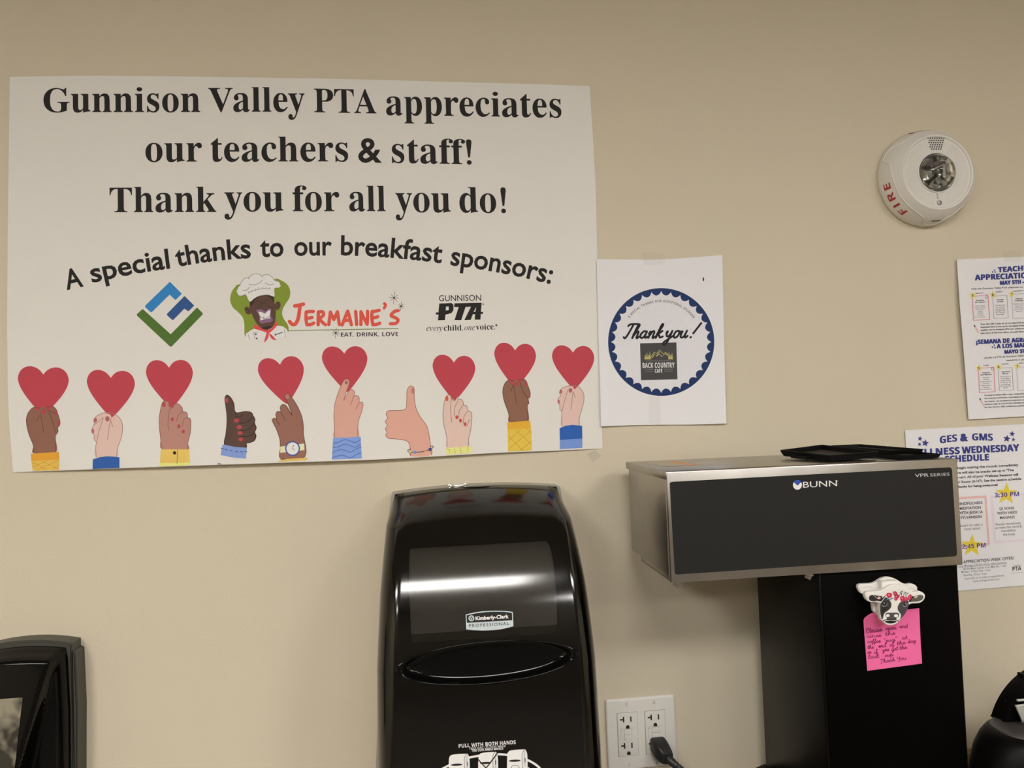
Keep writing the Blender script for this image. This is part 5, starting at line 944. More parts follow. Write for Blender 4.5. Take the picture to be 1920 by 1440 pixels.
# strobe: clear dome over a mirrored reflector and a flash tube
GLS = mat('clear_lens', (.97, .97, .96), .02, spec=.5, Transmission_Weight=1.0, IOR=1.25, noise=.01)
st = bmesh.new()
dome = [(.0318, .036)]+[(.0318*math.cos(t), .0400+.0235*math.sin(t)) for t in (PI/2*k/14 for k in range(15))]
dome[-1] = (0, .0635)
inner = [(r*.93, .036+(h-.036)*.93) for r, h in dome[::-1]]; inner[0] = (0, inner[0][1])
lathe_y(st, dome+inner, ac, 64)
bmesh.ops.recalc_face_normals(st, faces=st.faces[:])
ln = from_bm('strobe_lens', st, GLS, al, 180)
bm = bmesh.new()
lathe_y(bm, [(.0290, .0335), (.0280, .040), (.022, .0365), (.013, .0350), (.0, .0345)], ac, 48)
for a in range(6):                                   # folded mirror facets
    t = a*PI/3+.3; c, s = math.cos(t), math.sin(t)
    q = [(.007, .036), (.022, .037), (.024, .049), (.010, .045)]
    vs = []
    for sg in (-.34, .30):
        c2, s2 = math.cos(t+sg), math.sin(t+sg)
        vs.append([bm.verts.new((ac[0]+r*c2, -h, ac[2]+r*s2)) for r, h in q])
    for i in range(4): bm.faces.new([vs[0][i], vs[0][(i+1) % 4], vs[1][(i+1) % 4], vs[1][i]])
    bm.faces.new(vs[0][::-1]); bm.faces.new(vs[1])
from_bm('reflector', bm, RFL, al, 30)
bm = bmesh.new(); tube(bm, [(ac[0]+.003, -.0515, ac[2]-.010), (ac[0]+.003, -.0515, ac[2]+.008)], .0022, 12)
tube(bm, [(ac[0]-.012, -.049, ac[2]+.002), (ac[0]+.004, -.052, ac[2]+.009)], .0012, 8); from_bm('flash_tube', bm, mat('flash_tube_white', (.85, .85, .83), .15, noise=.02), al, 60)
bm = bmesh.new(); add_box(bm, (ac[0]-.010, -.047, ac[2]-.004), (ac[0]+.008, -.044, ac[2]+.014), .001); from_bm('strobe_base', bm, mat('strobe_dark', (.16, .15, .14), .3, noise=.2), al, 40)
# ------------------------------------------------------------------ paper towel dispenser with smoked cover
def smoke(name, tint, gloss_rough, fac=1.45):
    M = bpy.data.materials.new(name); M.use_nodes = True; nt = M.node_tree; nt.nodes.clear()
    o = nt.nodes.new('ShaderNodeOutputMaterial'); mx = nt.nodes.new('ShaderNodeMixShader'); t = nt.nodes.new('ShaderNodeBsdfTransparent'); g = nt.nodes.new('ShaderNodeBsdfGlossy'); f = nt.nodes.new('ShaderNodeFresnel')
    n = nt.nodes.new('ShaderNodeTexNoise'); n.inputs['Scale'].default_value = 60; r = nt.nodes.new('ShaderNodeMapRange')
    r.inputs['To Min'].default_value = gloss_rough*.85; r.inputs['To Max'].default_value = gloss_rough*1.15
    nt.links.new(n.outputs['Fac'], r.inputs['Value']); nt.links.new(r.outputs['Result'], g.inputs['Roughness'])
    t.inputs['Color'].default_value = (*tint, 1); f.inputs['IOR'].default_value = fac; g.inputs['Color'].default_value = (1, 1, 1, 1)
    nt.links.new(f.outputs[0], mx.inputs['Fac']); nt.links.new(t.outputs[0], mx.inputs[1]); nt.links.new(g.outputs[0], mx.inputs[2]); nt.links.new(mx.outputs[0], o.inputs['Surface'])
    return M
SMOKE = smoke('smoked_plastic', (.24, .235, .225), .125, 1.6)
GREYP = mat('housing_grey_plastic', (.40, .375, .335), .4, noise=.03, bump=.05, bscale=400)
INBLK = mat('chassis_black', (.006, .006, .006), .7, spec=.2, noise=.2)
GBLK = mat('glossy_black_plastic', (.003, .003, .003), .08, spec=.22, noise=.1)
CXD = .0695
TILT = [(.1165, 80), (.122, 68), (.135, 60), (.160, 49.5), (.190, 36.5), (.235, 23), (.27, 14.5), (.31, 7.5), (.36, 3.2), (.42, 1), (.50, -.3), (.62, -1.5)]   # backward lean of the front by depth below the eye
DTAB = [.046]
for _k in range(1, 1010):
    _z = .1165+(_k-.5)*.0005; DTAB.append(DTAB[-1]+math.tan(math.radians(interp(_z, [p[0] for p in TILT], [p[1] for p in TILT])))*.0005)
def dd(z):
    t = min(1007.9, max(0, (-z-.1165)/.0005)); i = int(t); return DTAB[i]+(DTAB[i+1]-DTAB[i])*(t-i)
def dhw(z): return interp(-z, [.117, .13, .165, .25, .35, .48, .62], [.1265, .1295, .1385, .1465, .1530, .1555, .1565])
pd = thing('paper_towel_dispenser', 'large black smoked plastic paper towel dispenser below the poster', 'paper towel dispenser', (CXD, 0, EYE-.62))
def arch(t): return .0075*t*t
# grey back housing
bm = bmesh.new(); rows = []
zs = [-.117-.005*k for k in range(0, 6)]+[-.15-.04*k for k in range(12)]
for z in zs:
    hw = interp(-z, [.117, .16, .35, .55, .62], [.1315, .1365, .155, .1685, .170])
    f = max(0, 1-(-z-.117)/.03)
    row = []
    for y in (-.0002, -.046):
        row += [bm.verts.new((CXD+hw*t, y, EYE+z-arch(t)*f)) for t in ([k/12-1 for k in range(25)] if y > -.01 else [1-k/12 for k in range(25)])]
    rows.append(row)
for A_, B_ in zip(rows, rows[1:]):
    n = len(A_)
    for k in range(n): bm.faces.new([A_[k], A_[(k+1) % n], B_[(k+1) % n], B_[k]])
for k in range(24): bm.faces.new([rows[0][k], rows[0][k+1], rows[0][48-k], rows[0][49-k]][::-1])
bmesh.ops.recalc_face_normals(bm, faces=bm.faces[:])
from_bm('back_housing', bm, GREYP, pd, 40)
bm = bmesh.new(); _z = [-.124-.03*k for k in range(16)]
prism(bm, [(CXD-dhw(z)+.003, EYE+z) for z in _z]+[(CXD+dhw(z)-.003, EYE+z) for z in _z[::-1]], -.050, -.0455)
from_bm('chassis', bm, INBLK, pd)
# cover
hc = at(914, 1240, -.2); HA, HB, HR = .1185, .0265, math.radians(-1.0)
def in_handle(x, z):
    dx, dz = x-hc.x, z-hc.z; c, s = math.cos(HR), math.sin(HR)
    return math.hypot((dx*c-dz*s)/HA, (dx*s+dz*c)/HB)
def cross(z):
    d, hw = dd(z), dhw(z); ry = min(.055, max(.001, d-.046)); rx = .028
    pts = [(-hw, -.046), (-hw, -(.046+d-ry)/2)]
    pts += [(-hw+rx-rx*math.cos(t), -(d-ry)-ry*math.sin(t)) for t in (PI/2*k/10 for k in range(11))]
    pts += [(-hw+rx+(2*hw-2*rx)*k/90, -d) for k in range(1, 90)]
    pts += [(-p[0], p[1]) for p in pts[12::-1]]
    return pts
zs = []
z = -.1165
while z > -.62: zs.append(z); z -= .0016 if -.36 < z < -.28 else .0022 if z > -.24 else .006
bm = bmesh.new(); rows = []
for z in zs:
    f = max(0, 1-(-z-.1165)/.05)
    rows.append([bm.verts.new((CXD+x, y, EYE+z-arch(x/dhw(z))*f)) for x, y in cross(z)])
for A_, B_ in zip(rows, rows[1:]):
    for k in range(len(A_)-1):
        c = (A_[k].co+A_[k+1].co+B_[k].co+B_[k+1].co)/4
        if c.y < -.15 and in_handle(c.x, c.z) < .985: continue
        bm.faces.new([A_[k], B_[k], B_[k+1], A_[k+1]]).material_index = 1 if abs(c.x-CXD) > dhw(c.z-EYE)-.017 else 0
from_bm('cover', bm, [SMOKE, mat('cover_rim_black', (.003, .003, .003), .16, spec=.3, noise=.1)], pd, 180)
# finger recess of the cover
bm = bmesh.new(); rings = []
PR = [(1.045, -.0004), (1.04, .0006), (1.0, .0008), (.975, .0002), (.955, -.0025), (.93, -.0085), (.90, -.0120), (.85, -.0135), (.7, -.0142), (.5, -.0146), (.25, -.0148), (.08, -.0148)]
for r, off in PR:
    ring = []
    for k in range(96):
        a = 2*PI*k/96; u, v = HA*r*math.cos(a), HB*r*math.sin(a); c, s = math.cos(HR), math.sin(HR)
        x, z = hc.x+u*c+v*s, hc.z-u*s+v*c
        ring.append(bm.verts.new((x, -dd(z-EYE)-off, z)))
    rings.append(ring)
for A_, B_ in zip(rings, rings[1:]):
    for k in range(96): bm.faces.new([A_[k], A_[(k+1) % 96], B_[(k+1) % 96], B_[k]])
bm.faces.new(rings[-1]); bmesh.ops.recalc_face_normals(bm, faces=bm.faces[:])
from_bm('finger_recess', bm, GBLK, pd, 180)
# latch and key slot on the top
tz = EYE-.1165
bm = bmesh.new(); lx = at(858, 911, -.05).x
add_box(bm, (lx-.0115, -.047, tz-.003), (lx+.0115, -.041, tz+.0022), .0006); add_box(bm, (lx-.0145, -.046, tz-.003), (lx-.0105, -.0425, tz+.0032), .0006); add_box(bm, (lx+.0095, -.046, tz-.003), (lx+.0145, -.0425, tz+.0038), .0006)
from_bm('latch', bm, CHR, pd, 40)
bm = bmesh.new()
kx = at(894, 914, -.052).x
vs = [bm.verts.new((kx+.022*math.cos(2*PI*k/32), -.052+.0045*math.sin(2*PI*k/32), EYE-.1165+.0004-arch((kx-CXD)/.13)-max(0, (.052-.0045*math.sin(2*PI*k/32)-.046)*.14))) for k in range(32)]
bm.faces.new(vs); from_bm('key_slot', bm, mat('key_slot_grey', (.16, .15, .14), .4, noise=.05), pd)
# printing on the cover
def cov_y(px, py):
    y = -.2
    for _ in range(6): y = -dd(at(px, py, y).z-EYE)
    return y-.0006
D1 = Sheet(cov_y, (25, 12)); ZK = zm(850, 1130, 13.714)
SIL = (178, 184, 182)
D1.poly(ZK(smooth_path([(315, 305), (600, 242), (900, 212), (1200, 208), (1400, 220), (1528, 238)], 4)+[(1545, 600)]+smooth_path([(1540, 606), (1200, 688), (800, 715), (500, 706), (332, 686)], 4)), SIL)
D1.layer = 2
D1.poly(ZK(smooth_path([(340, 325), (620, 268), (900, 238), (1200, 234), (1400, 246), (1505, 262)], 4)+[(1515, 452), (350, 520)]), (30, 28, 26))
D1.layer = 3
D1.text('Kimberly-Clark', 'SANS', ZK([(572, 448), (1425, 395)]), 6.6, (214, 214, 206), bold=.035)
D1.text('PROFESSIONAL', 'SANS', ZK([(400, 632), (1440, 572)]), 5.6, (52, 58, 58), track=.3, bold=.012)
D1.stroke(ZK(ell(465, 402, 66, 66, 0, 16)), 1.5, SIL, k=1, closed=True)
for k in range(3):
    a = k*2*PI/3+PI/2
    D1.stroke(ZK(ell(465+26*math.cos(a), 402-26*math.sin(a), 28, 28, 0, 12)), .9, SIL, k=1, closed=True)
bd = D1.build('maker_badge', pd)
D2 = Sheet(cov_y, (25, 12)); ZP = zm(820, 1360, 9.6); WH = (226, 224, 218)
D2.text('PULL WITH BOTH HANDS', BOLD, ZP([(385, 405), (1412, 335)]), 6.9, WH)
D2.text('TIREZ AVEC LES DEUX MAINS', 'SANS', ZP([(572, 440), (1230, 390)]), 4.0, (190, 188, 182), bold=.01); D2.text('TIRE CON AMBAS MANOS', 'SANS', ZP([(617, 476), (1188, 436)]), 4.2, (206, 204, 198), bold=.02)
D2.stroke(ZP([(60, 800), (190, 730), (400, 620), (600, 575), (900, 525), (1150, 522), (1400, 555), (1620, 625), (1760, 700), (1860, 790), (1930, 900)]), 4.0, WH)
D2.layer = 2
def icon(x, y, w_, h, right):
    D2.poly(ZP(smooth_path([(x, y+h), (x+3, y+120), (x+25, y+45), (x+70, y+20), (x+w_*.6, y+5), (x+w_-8, y)], 3)+[(x+w_, y+8), (x+w_-30, y+h)]), (216, 214, 208))
    D2.poly(ZP(smooth_path([(x+w_-30, y+h), (x+w_-48, y+120), (x+w_-10, y), (x+w_+30, y+40), (x+w_+48, y+160), (x+w_+48, y+h)], 3)), (206, 204, 198))
    D2.layer = 3
    D2.stroke(ZP([(x+w_-8, y+2), (x+w_-44, y+70), (x+w_-48, y+160), (x+w_-30, y+h)]), .8, (40, 38, 36)); D2.stroke(ZP([(x+w_+5, y+20), (x+w_-5, y+130), (x+w_+12, y+h)]), .6, (40, 38, 36))
    D2.poly(ZP(ell(x+w_*.43, y+200+right, 105, 20, -.04)), (30, 28, 26)); D2.poly(ZP(ell(x+w_+5, y+190+right, 7, 45)), (40, 38, 36)); D2.layer = 2
icon(205, 510, 330, 420, 0); icon(735, 478, 310, 450, 0); icon(1255, 432, 320, 500, 5)
D2.layer = 4
D2.stroke(ZP([(735, 615), (875, 768), (1000, 900)]), 2.2, (30, 28, 26), k=1); D2.stroke(ZP([(1080, 505), (880, 768), (760, 920)]), 2.2, (30, 28, 26), k=1)
D2.stroke(ZP([(1330, 770), (1350, 730), (1400, 722), (1450, 728), (1480, 775)]), .8, (40, 38, 36)); D2.blob(ZP([(1560, 760), (1590, 735), (1640, 755), (1670, 790), (1600, 830)]), (206, 204, 198))
D2.build('pull_instructions', pd)
# roll of towels seen through the smoke
rx0, rx1 = at(768, 1100, -.17).x, at(1040, 1100, -.17).x
bm = bmesh.new(); rc_ = (-.1205, EYE-.262); n = 64; loops = []
for x, r in ((rx0, .020), (rx0, .0635), (rx0+.002, .0655), (rx1-.002, .0655), (rx1, .0635), (rx1, .020)):
    loops.append([bm.verts.new((x, rc_[0]+r*math.cos(2*PI*k/n), rc_[1]+r*math.sin(2*PI*k/n))) for k in range(n)])
for A_, B_ in zip(loops, loops[1:]+loops[:1]):
    for k in range(n): bm.faces.new([A_[k], A_[(k+1) % n], B_[(k+1) % n], B_[k]])
bmesh.ops.recalc_face_normals(bm, faces=bm.faces[:])
# the loose end hanging down from the front of the roll
hang = [bm.verts.new((x, y, z)) for x in (rx0+.001, rx1-.001) for y, z in ((rc_[0]-.066, rc_[1]), (rc_[0]-.066, rc_[1]-.02), (rc_[0]-.065, rc_[1]-.038))]
for k in range(2): bm.faces.new([hang[k], hang[k+1], hang[k+4], hang[k+3]])
tr = from_bm('paper_towel_roll', bm, mat('towel_paper', (.78, .74, .66), .9, spec=.1, noise=.05, nscale=120, bump=.2, bscale=300), None, 40)
tag(tr, 'roll of paper towels seen dimly through the smoked black dispenser cover', 'paper roll')

# ------------------------------------------------------------------ soap dispenser at the left edge
CH = mat('charcoal_plastic', (.060, .058, .048), .45, noise=.05, bump=.06, bscale=400)
sx = -.606
sd = thing('soap_dispenser', 'black soap dispenser with a clear window on the wall at the left edge', 'soap dispenser', (sx, 0, EYE-.60))
bm = bmesh.new()
def splate(hw, ztop, sag, y0, y1, bv):
    top = [(sx+hw*t, EYE+ztop-sag*t*t) for t in (1-k/8 for k in range(17))]
    prism(bm, [(sx-hw*.98, EYE-.60), (sx+hw*.98, EYE-.60), (sx+hw*1.02, EYE-.42)]+top+[(sx-hw*1.02, EYE-.42)], y1, y0, 0, bv)
splate(.0672, -.3150, .0085, -.0002, -.030, .003)
prism(bm, [(sx+.0655, EYE-.60), (sx+.0705, EYE-.60), (sx+.0742, EYE-.42), (sx+.0722, EYE-.338), (sx+.0685, EYE-.335), (sx+.0655, EYE-.335)], -.030, -.0002, 0, .003)
prism(bm, [(sx-.0655, EYE-.60), (sx-.0655, EYE-.335), (sx-.0685, EYE-.335), (sx-.0722, EYE-.338), (sx-.0742, EYE-.42), (sx-.0705, EYE-.60)], -.030, -.0002, 0, .003)
from_bm('back_plate', bm, CH, sd, 40)
def sdep(t, z):
    """depth of the glossy cover at a sideways position and height"""
    q = min(1, max(0, (-z-.328)/.16)); base = .052-.018*max(0, (abs(t)-.78)/.22)**2
    ridge = (.012+.024*q)*min(1, max(0, (-z-.3235)/.006))
    rw = .84-.64*q**.9; k = min(1, max(0, (abs(t)-rw)/.14)); k = k*k*(3-2*k)
    return base+ridge*(1-k)
bm = bmesh.new(); rows = []
zs = [-.3235-.0035*k for k in range(80)]
ts = [k/40-1 for k in range(81)]
for j, z in enumerate(zs):
    hw = interp(-z, [.32, .34, .42, .60], [.0585, .0615, .0640, .0620])
    fr = min(1, max(.3, (j+.6)/4))
    rows.append([bm.verts.new((sx+hw*t, -.030-(sdep(t, z)-.030)*(fr if abs(t) < 1 else 0), EYE+z-.006*t*t*max(0, 1-j/10))) for t in ts])
for A_, B_ in zip(rows, rows[1:]):
    for k in range(80): bm.faces.new([A_[k], B_[k], B_[k+1], A_[k+1]])
top = [bm.verts.new((v.co.x, -.030, v.co.z+.0005)) for v in rows[0]]
for k in range(80): bm.faces.new([top[k], rows[0][k], rows[0][k+1], top[k+1]])
from_bm('cover', bm, GBLK, sd, 60)
# window: pale product seen behind a clear pane
wz0, wz1 = at(30, 1323, -.105).z-EYE, -.56
wv, wf = [], []
for j in range(13):
    z = wz0+(wz1-wz0)*j/12; hw = .0190-.0095*j/12
    for i in range(9):
        t = (i/4-1)*hw; hwc = .0635; wv.append((sx+t, -sdep(t/hwc, z)-.0008, EYE+z))
for j in range(12):
    for i in range(8): a = j*9+i; wf.append((a, a+9, a+10, a+1))
WIN = bpy.data.materials.new('soap_window'); WIN.use_nodes = True; nt = WIN.node_tree; b = nt.nodes['Principled BSDF']
b.inputs['Roughness'].default_value = .08
tc = nt.nodes.new('ShaderNodeTexCoord'); n1 = nt.nodes.new('ShaderNodeTexNoise'); n1.inputs['Scale'].default_value = 34; n1.inputs['Detail'].default_value = 2
cr = nt.nodes.new('ShaderNodeValToRGB'); nt.links.new(tc.outputs['Object'], n1.inputs['Vector']); nt.links.new(n1.outputs['Fac'], cr.inputs['Fac']); nt.links.new(cr.outputs['Color'], b.inputs['Base Color'])
cr.color_ramp.elements[0].color = (.035, .032, .025, 1); cr.color_ramp.elements[0].position = .42; cr.color_ramp.elements[1].color = (.30, .27, .20, 1); cr.color_ramp.elements[1].position = .62
mesh('level_window', wv, wf, WIN, sd, smooth=True)
# ------------------------------------------------------------------ coffee brewer
STEEL = bpy.data.materials.new('brushed_steel'); STEEL.use_nodes = True; nt = STEEL.node_tree; b = nt.nodes['Principled BSDF']
b.inputs['Metallic'].default_value = 1; b.inputs['Base Color'].default_value = (.56, .52, .46, 1)
tc = nt.nodes.new('ShaderNodeTexCoord'); mp = nt.nodes.new('ShaderNodeMapping'); mp.inputs['Scale'].default_value = (6, 6, 900); n1 = nt.nodes.new('ShaderNodeTexNoise'); n1.inputs['Scale'].default_value = 1; n1.inputs['Detail'].default_value = 3
nt.links.new(tc.outputs['Object'], mp.inputs['Vector']); nt.links.new(mp.outputs['Vector'], n1.inputs['Vector'])
mr = nt.nodes.new('ShaderNodeMapRange'); mr.inputs['To Min'].default_value = .26; mr.inputs['To Max'].default_value = .42
nt.links.new(n1.outputs['Fac'], mr.inputs['Value']); nt.links.new(mr.outputs['Result'], b.inputs['Roughness'])
n2 = nt.nodes.new('ShaderNodeTexNoise'); n2.inputs['Scale'].default_value = 25; n2.inputs['Detail'].default_value = 5; nt.links.new(tc.outputs['Object'], n2.inputs['Vector'])
mx = nt.nodes.new('ShaderNodeMix'); mx.data_type = 'RGBA'; mx.inputs['A'].default_value = (.37, .35, .32, 1); mx.inputs['B'].default_value = (.52, .495, .46, 1)
nt.links.new(n2.outputs['Fac'], mx.inputs['Factor']); nt.links.new(mx.outputs['Result'], b.inputs['Base Color'])
MBLK = mat('satin_black_panel', (.0165, .0165, .0165), .5, spec=.25, noise=.06, nscale=300)
CBLK = mat('column_black', (.0012, .0012, .0012), .34, spec=.18, noise=.1)
XL, XR, YF, YB = .3095, .7250, -.2520, -.0440
ZT, ZB_ = EYE-.0905, EYE-.2370
cb = thing('coffee_brewer', 'steel and black commercial coffee brewer standing on the counter at right', 'coffee brewer', ((XL+XR)/2, (YF+YB)/2, .935))
bm = bmesh.new(); add_box(bm, (XL+.0035, YF+.012, ZB_+.006), (XR-.0035, YB, ZT-.006), .0015); from_bm('head_housing', bm, STEEL, cb, 40)
bm = bmesh.new()
add_box(bm, (XL, YF+.0015, ZT-.0015), (XR, YB+.001, ZT), .0006)
add_box(bm, (XL, YF+.0015, ZT-.0105), (XL+.0015, YB+.001, ZT-.0008), .0005); add_box(bm, (XR-.0015, YF+.0015, ZT-.0105), (XR, YB+.001, ZT-.0008), .0005); add_box(bm, (XL, YB-.0005, ZT-.0105), (XR, YB+.001, ZT-.0008), .0005)
lid = from_bm('lid', bm, STEEL, cb, 40)
# printed warning sticker on the lid
wl = [at_ for at_ in ((1213, 867.0), (1263, 864.5), (1311, 871.5), (1248, 874.5))]
def on_z(px, py, z):
    d = FWD*F_PX + RGT*(px-960) + UPV*(720-py); return CAM+d*((z-EYE)/d.z)
LBG = ink((170, 158, 130)); LBO = ink((196, 140, 98)); LBW = ink((206, 190, 160))
q = [on_z(*p, ZT+.0003) for p in wl]
def lerp(a, b, t): return a+(b-a)*t
V, Fc, MI = [], [], []
cuts = [0, .04, .06, .62, .66, .70, .72, .97, 1]; mid = [LBW, LBG, LBG, LBO, LBG, LBO, LBO, LBO]
for t0, t1 in zip(cuts, cuts[1:]):
    o = len(V); V += [lerp(q[0], q[1], t0), lerp(q[3], q[2], t0), lerp(q[3], q[2], t1), lerp(q[0], q[1], t1)]; Fc.append((o, o+1, o+2, o+3)); MI.append(cuts.index(t0))
mesh('warning_sticker', V, Fc, mid, lid, MI)
# front: steel frame with a lip, black panel with lettering
fr = bmesh.new()
add_box(fr, (XL+.001, YF, ZB_), (XR, YF+.011, ZT), .0015)
fp = from_bm('front_panel', fr, STEEL, cb, 40)
FS = Sheet(YF); ZG = zm(1420, 820, 4.571)
blk = [(1255.6, 907), (1257.5, 904), (1262, 903.2), (1500, 890.5), (1779, 876.2), (1783, 877), (1785, 881), (1794.5, 1037), (1793.5, 1041.5), (1790, 1043.4), (1550, 1058.5), (1270, 1077.3), (1266.5, 1076.5), (1265, 1073)]
FS.poly(blk, MBLK)
FS.layer = 2
WH2 = (226, 226, 222)
FS.poly(ZG(ell(344, 408, 38, 41, 0, 32)), WH2)
FS.text('BUNN', 'SANS', ZG([(393, 432), (683, 417)]), 11.0, WH2, bold=.0)
FS.text('VPR', 'SANS', ZG([(1352, 342), (1468, 336)]), 6.2, (196, 194, 190), bold=.0); FS.text('SERIES', 'SANS', ZG([(1482, 335), (1648, 328)]), 5.6, (176, 174, 170), bold=.0)
FS.poly(ZG(ell(688, 374, 4)), (150, 148, 145))
FS.layer = 3
FS.poly(ZG([(344, 410), (313, 378), (322, 371), (344, 367), (366, 371), (376, 378)]), (38, 72, 158)); FS.stroke(ZG([(311, 379), (344, 412), (378, 379)]), 1.0, (30, 30, 30), k=1)
FS.build('black_panel', fp)
# column, base and underside
CL = .5195
bm = bmesh.new(); add_box(bm, (CL, YF+.010, .945), (XR-.001, YB+.004, ZB_+.0005), .002); from_bm('column', bm, CBLK, cb, 40)
bm = bmesh.new(); add_box(bm, (CL+.004, YF+.0085, .99), (XR-.004, YF+.0102, ZB_-.003), .0006); from_bm('column_front', bm, mat('column_front_black', (.0008, .0008, .0008), .5, spec=.05, noise=.1), cb, 40)
bm = bmesh.new()
zb = EYE-.5814
def hprism(bm, pts, z0, z1, bev):
    b2 = bmesh.new(); a = [b2.verts.new((x, y, z0)) for x, y in pts]; c = [b2.verts.new((x, y, z1)) for x, y in pts]; n = len(pts)
    b2.faces.new(a); t = b2.faces.new(c[::-1])
    for i in range(n): b2.faces.new([a[i], a[(i+1) % n], c[(i+1) % n], c[i]])
    bmesh.ops.recalc_face_normals(b2, faces=b2.faces[:]); bmesh.ops.bevel(b2, geom=b2.edges[:], offset=bev, segments=2, affect='EDGES'); merge(bm, b2)
hprism(bm, [(XL+.02, -.24), (CL-.001, -.24), (CL-.001, -.0425), (.487, -.058), (.44, -.074), (.37, -.09), (XL+.02, -.11)], .955, zb, .003)
from_bm('base', bm, CBLK, cb, 40)
for x in (XL+.04, XR-.03):
    for y in (-.225, -.115 if x < .5 else -.06):
        bm = bmesh.new(); b2 = bmesh.new(); bmesh.ops.create_cone(b2, cap_ends=True, segments=20, radius1=.011, radius2=.013, depth=.0215); merge(bm, b2, Matrix.Translation((x, y, .94575)))
        from_bm('rubber_foot', bm, RUB, cb, 40)
bm = bmesh.new(); b2 = bmesh.new(); bmesh.ops.create_cone(b2, cap_ends=True, segments=48, radius1=.078, radius2=.074, depth=.006); merge(bm, b2, Matrix.Translation((.415, -.165, zb+.002))); from_bm('warmer_plate', bm, MBLK, cb, 40)
# two bent hooks that carry the funnel under the head
for x0_, y0_, name in ((at(1262, 1094, YF+.02).x, YF+.010, 'funnel_rail'), (at(1507, 1082, YF+.02).x, YF+.010, 'funnel_rail')):
    bm = bmesh.new()
    add_box(bm, (x0_, y0_, ZB_-.0050), (x0_+.0095, YB-.03, ZB_-.0035), .0004); add_box(bm, (x0_, y0_, ZB_-.0050), (x0_+.0015, YB-.03, ZB_+.008), .0004)
    b2 = bmesh.new(); add_box(b2, (-.0045, -.0006, -.0075), (.0045, .0006, .002), .0003); merge(bm, b2, Matrix.Translation((x0_+.004, y0_+.001, ZB_-.0015)) @ Matrix.Rotation(.5, 4, 'Y'))
    from_bm(name, bm, STEEL, cb, 40)
bm = bmesh.new(); b2 = bmesh.new(); bmesh.ops.create_cone(b2, cap_ends=True, segments=40, radius1=.03, radius2=.034, depth=.012); merge(bm, b2, Matrix.Translation((.415, -.15, ZB_+.002))); from_bm('spray_head', bm, MBLK, cb, 40)

# ------------------------------------------------------------------ black plastic trays on the lid
TRB = mat('tray_black', (.005, .005, .005), .55, spec=.12, noise=.15)
def tray(name, label, corners, h, rim, wall, group, floor=True, tab=None):
    """shallow open tray given by the four corners of its rim"""
    c = [Vector(p) for p in corners]; up = (c[1]-c[0]).cross(c[3]-c[0]).normalized()
    if up.z < 0: up = -up
    t = thing(name, label, 'tray', sum(c, Vector())/4-up*h, group)
    def inset(k, dz):
        m_ = sum(c, Vector())/4
        return [p+(m_-p).normalized()*k*1.41-up*dz for p in c]
    rings = [inset(wall*1.2, h), inset(0, h*.15), inset(0, 0), inset(rim, 0), inset(rim+wall*.4, h*.7)]
    bm = bmesh.new(); R_ = [[bm.verts.new(p) for p in r] for r in rings]
    for A_, B_ in zip(R_, R_[1:]):
        for k in range(4): bm.faces.new([A_[k], A_[(k+1) % 4], B_[(k+1) % 4], B_[k]])
    bm.faces.new(R_[0][::-1]); bm.faces.new(R_[-1]); bmesh.ops.recalc_face_normals(bm, faces=bm.faces[:])
    bmesh.ops.bevel(bm, geom=[e for e in bm.edges if len(e.link_faces) == 2], offset=.0007, segments=2, affect='EDGES')
    from_bm('tray_body', bm, TRB, t, 40)
    if tab:
        bm = bmesh.new(); a, b_ = lerp(c[tab[0]], c[tab[1]], tab[2]), lerp(c[tab[0]], c[tab[1]], tab[3]); n_ = (b_-a).normalized().cross(up)
        if (n_.dot(a-sum(c, Vector())/4)) < 0: n_ = -n_
        vs = [a-up*h*.55, b_-up*h*.55, b_-up*h*.95, a-up*h*.95]
        f = [bm.verts.new(v) for v in vs]; g = [bm.verts.new(v+n_*.006) for v in vs]
        bm.faces.new(f); bm.faces.new(g[::-1])
        for k in range(4): bm.faces.new([f[k], f[(k+1) % 4], g[(k+1) % 4], g[k]])
        bmesh.ops.recalc_face_normals(bm, faces=bm.faces[:]); from_bm('finger_tab', bm, TRB, t)
    return t, inset(rim+wall, h*.68)
G_ = 'black trays on the coffee brewer'
ta = [on_z(1462, 843.6, ZT+.0140), on_z(1541, 833.4, ZT+.0172), on_z(1649, 846.2, ZT+.0122), on_z(1555, 854.0, ZT+.0100)]
_, fl = tray('plastic_tray', 'square black open tray lying tilted, leftmost of the trays on the brewer lid', ta, .0094, .0035, .003, G_, tab=(0, 3, .30, .62))
tray('plastic_tray', 'long black tray stacked on top of another, at right on the brewer lid', [(.655, -.045, ZT+.0124), (.704, -.045, ZT+.0124), (.703, -.212, ZT+.0122), (.655, -.212, ZT+.0122)], .0060, .002, .002, G_)
tray('plastic_tray', 'bottom black tray of the stacked pair, at the right end of the brewer lid', [(.653, -.080, ZT+.0062), (.716, -.080, ZT+.0062), (.714, -.234, ZT+.0062), (.653, -.234, ZT+.0062)], .0058, .002, .002, G_)
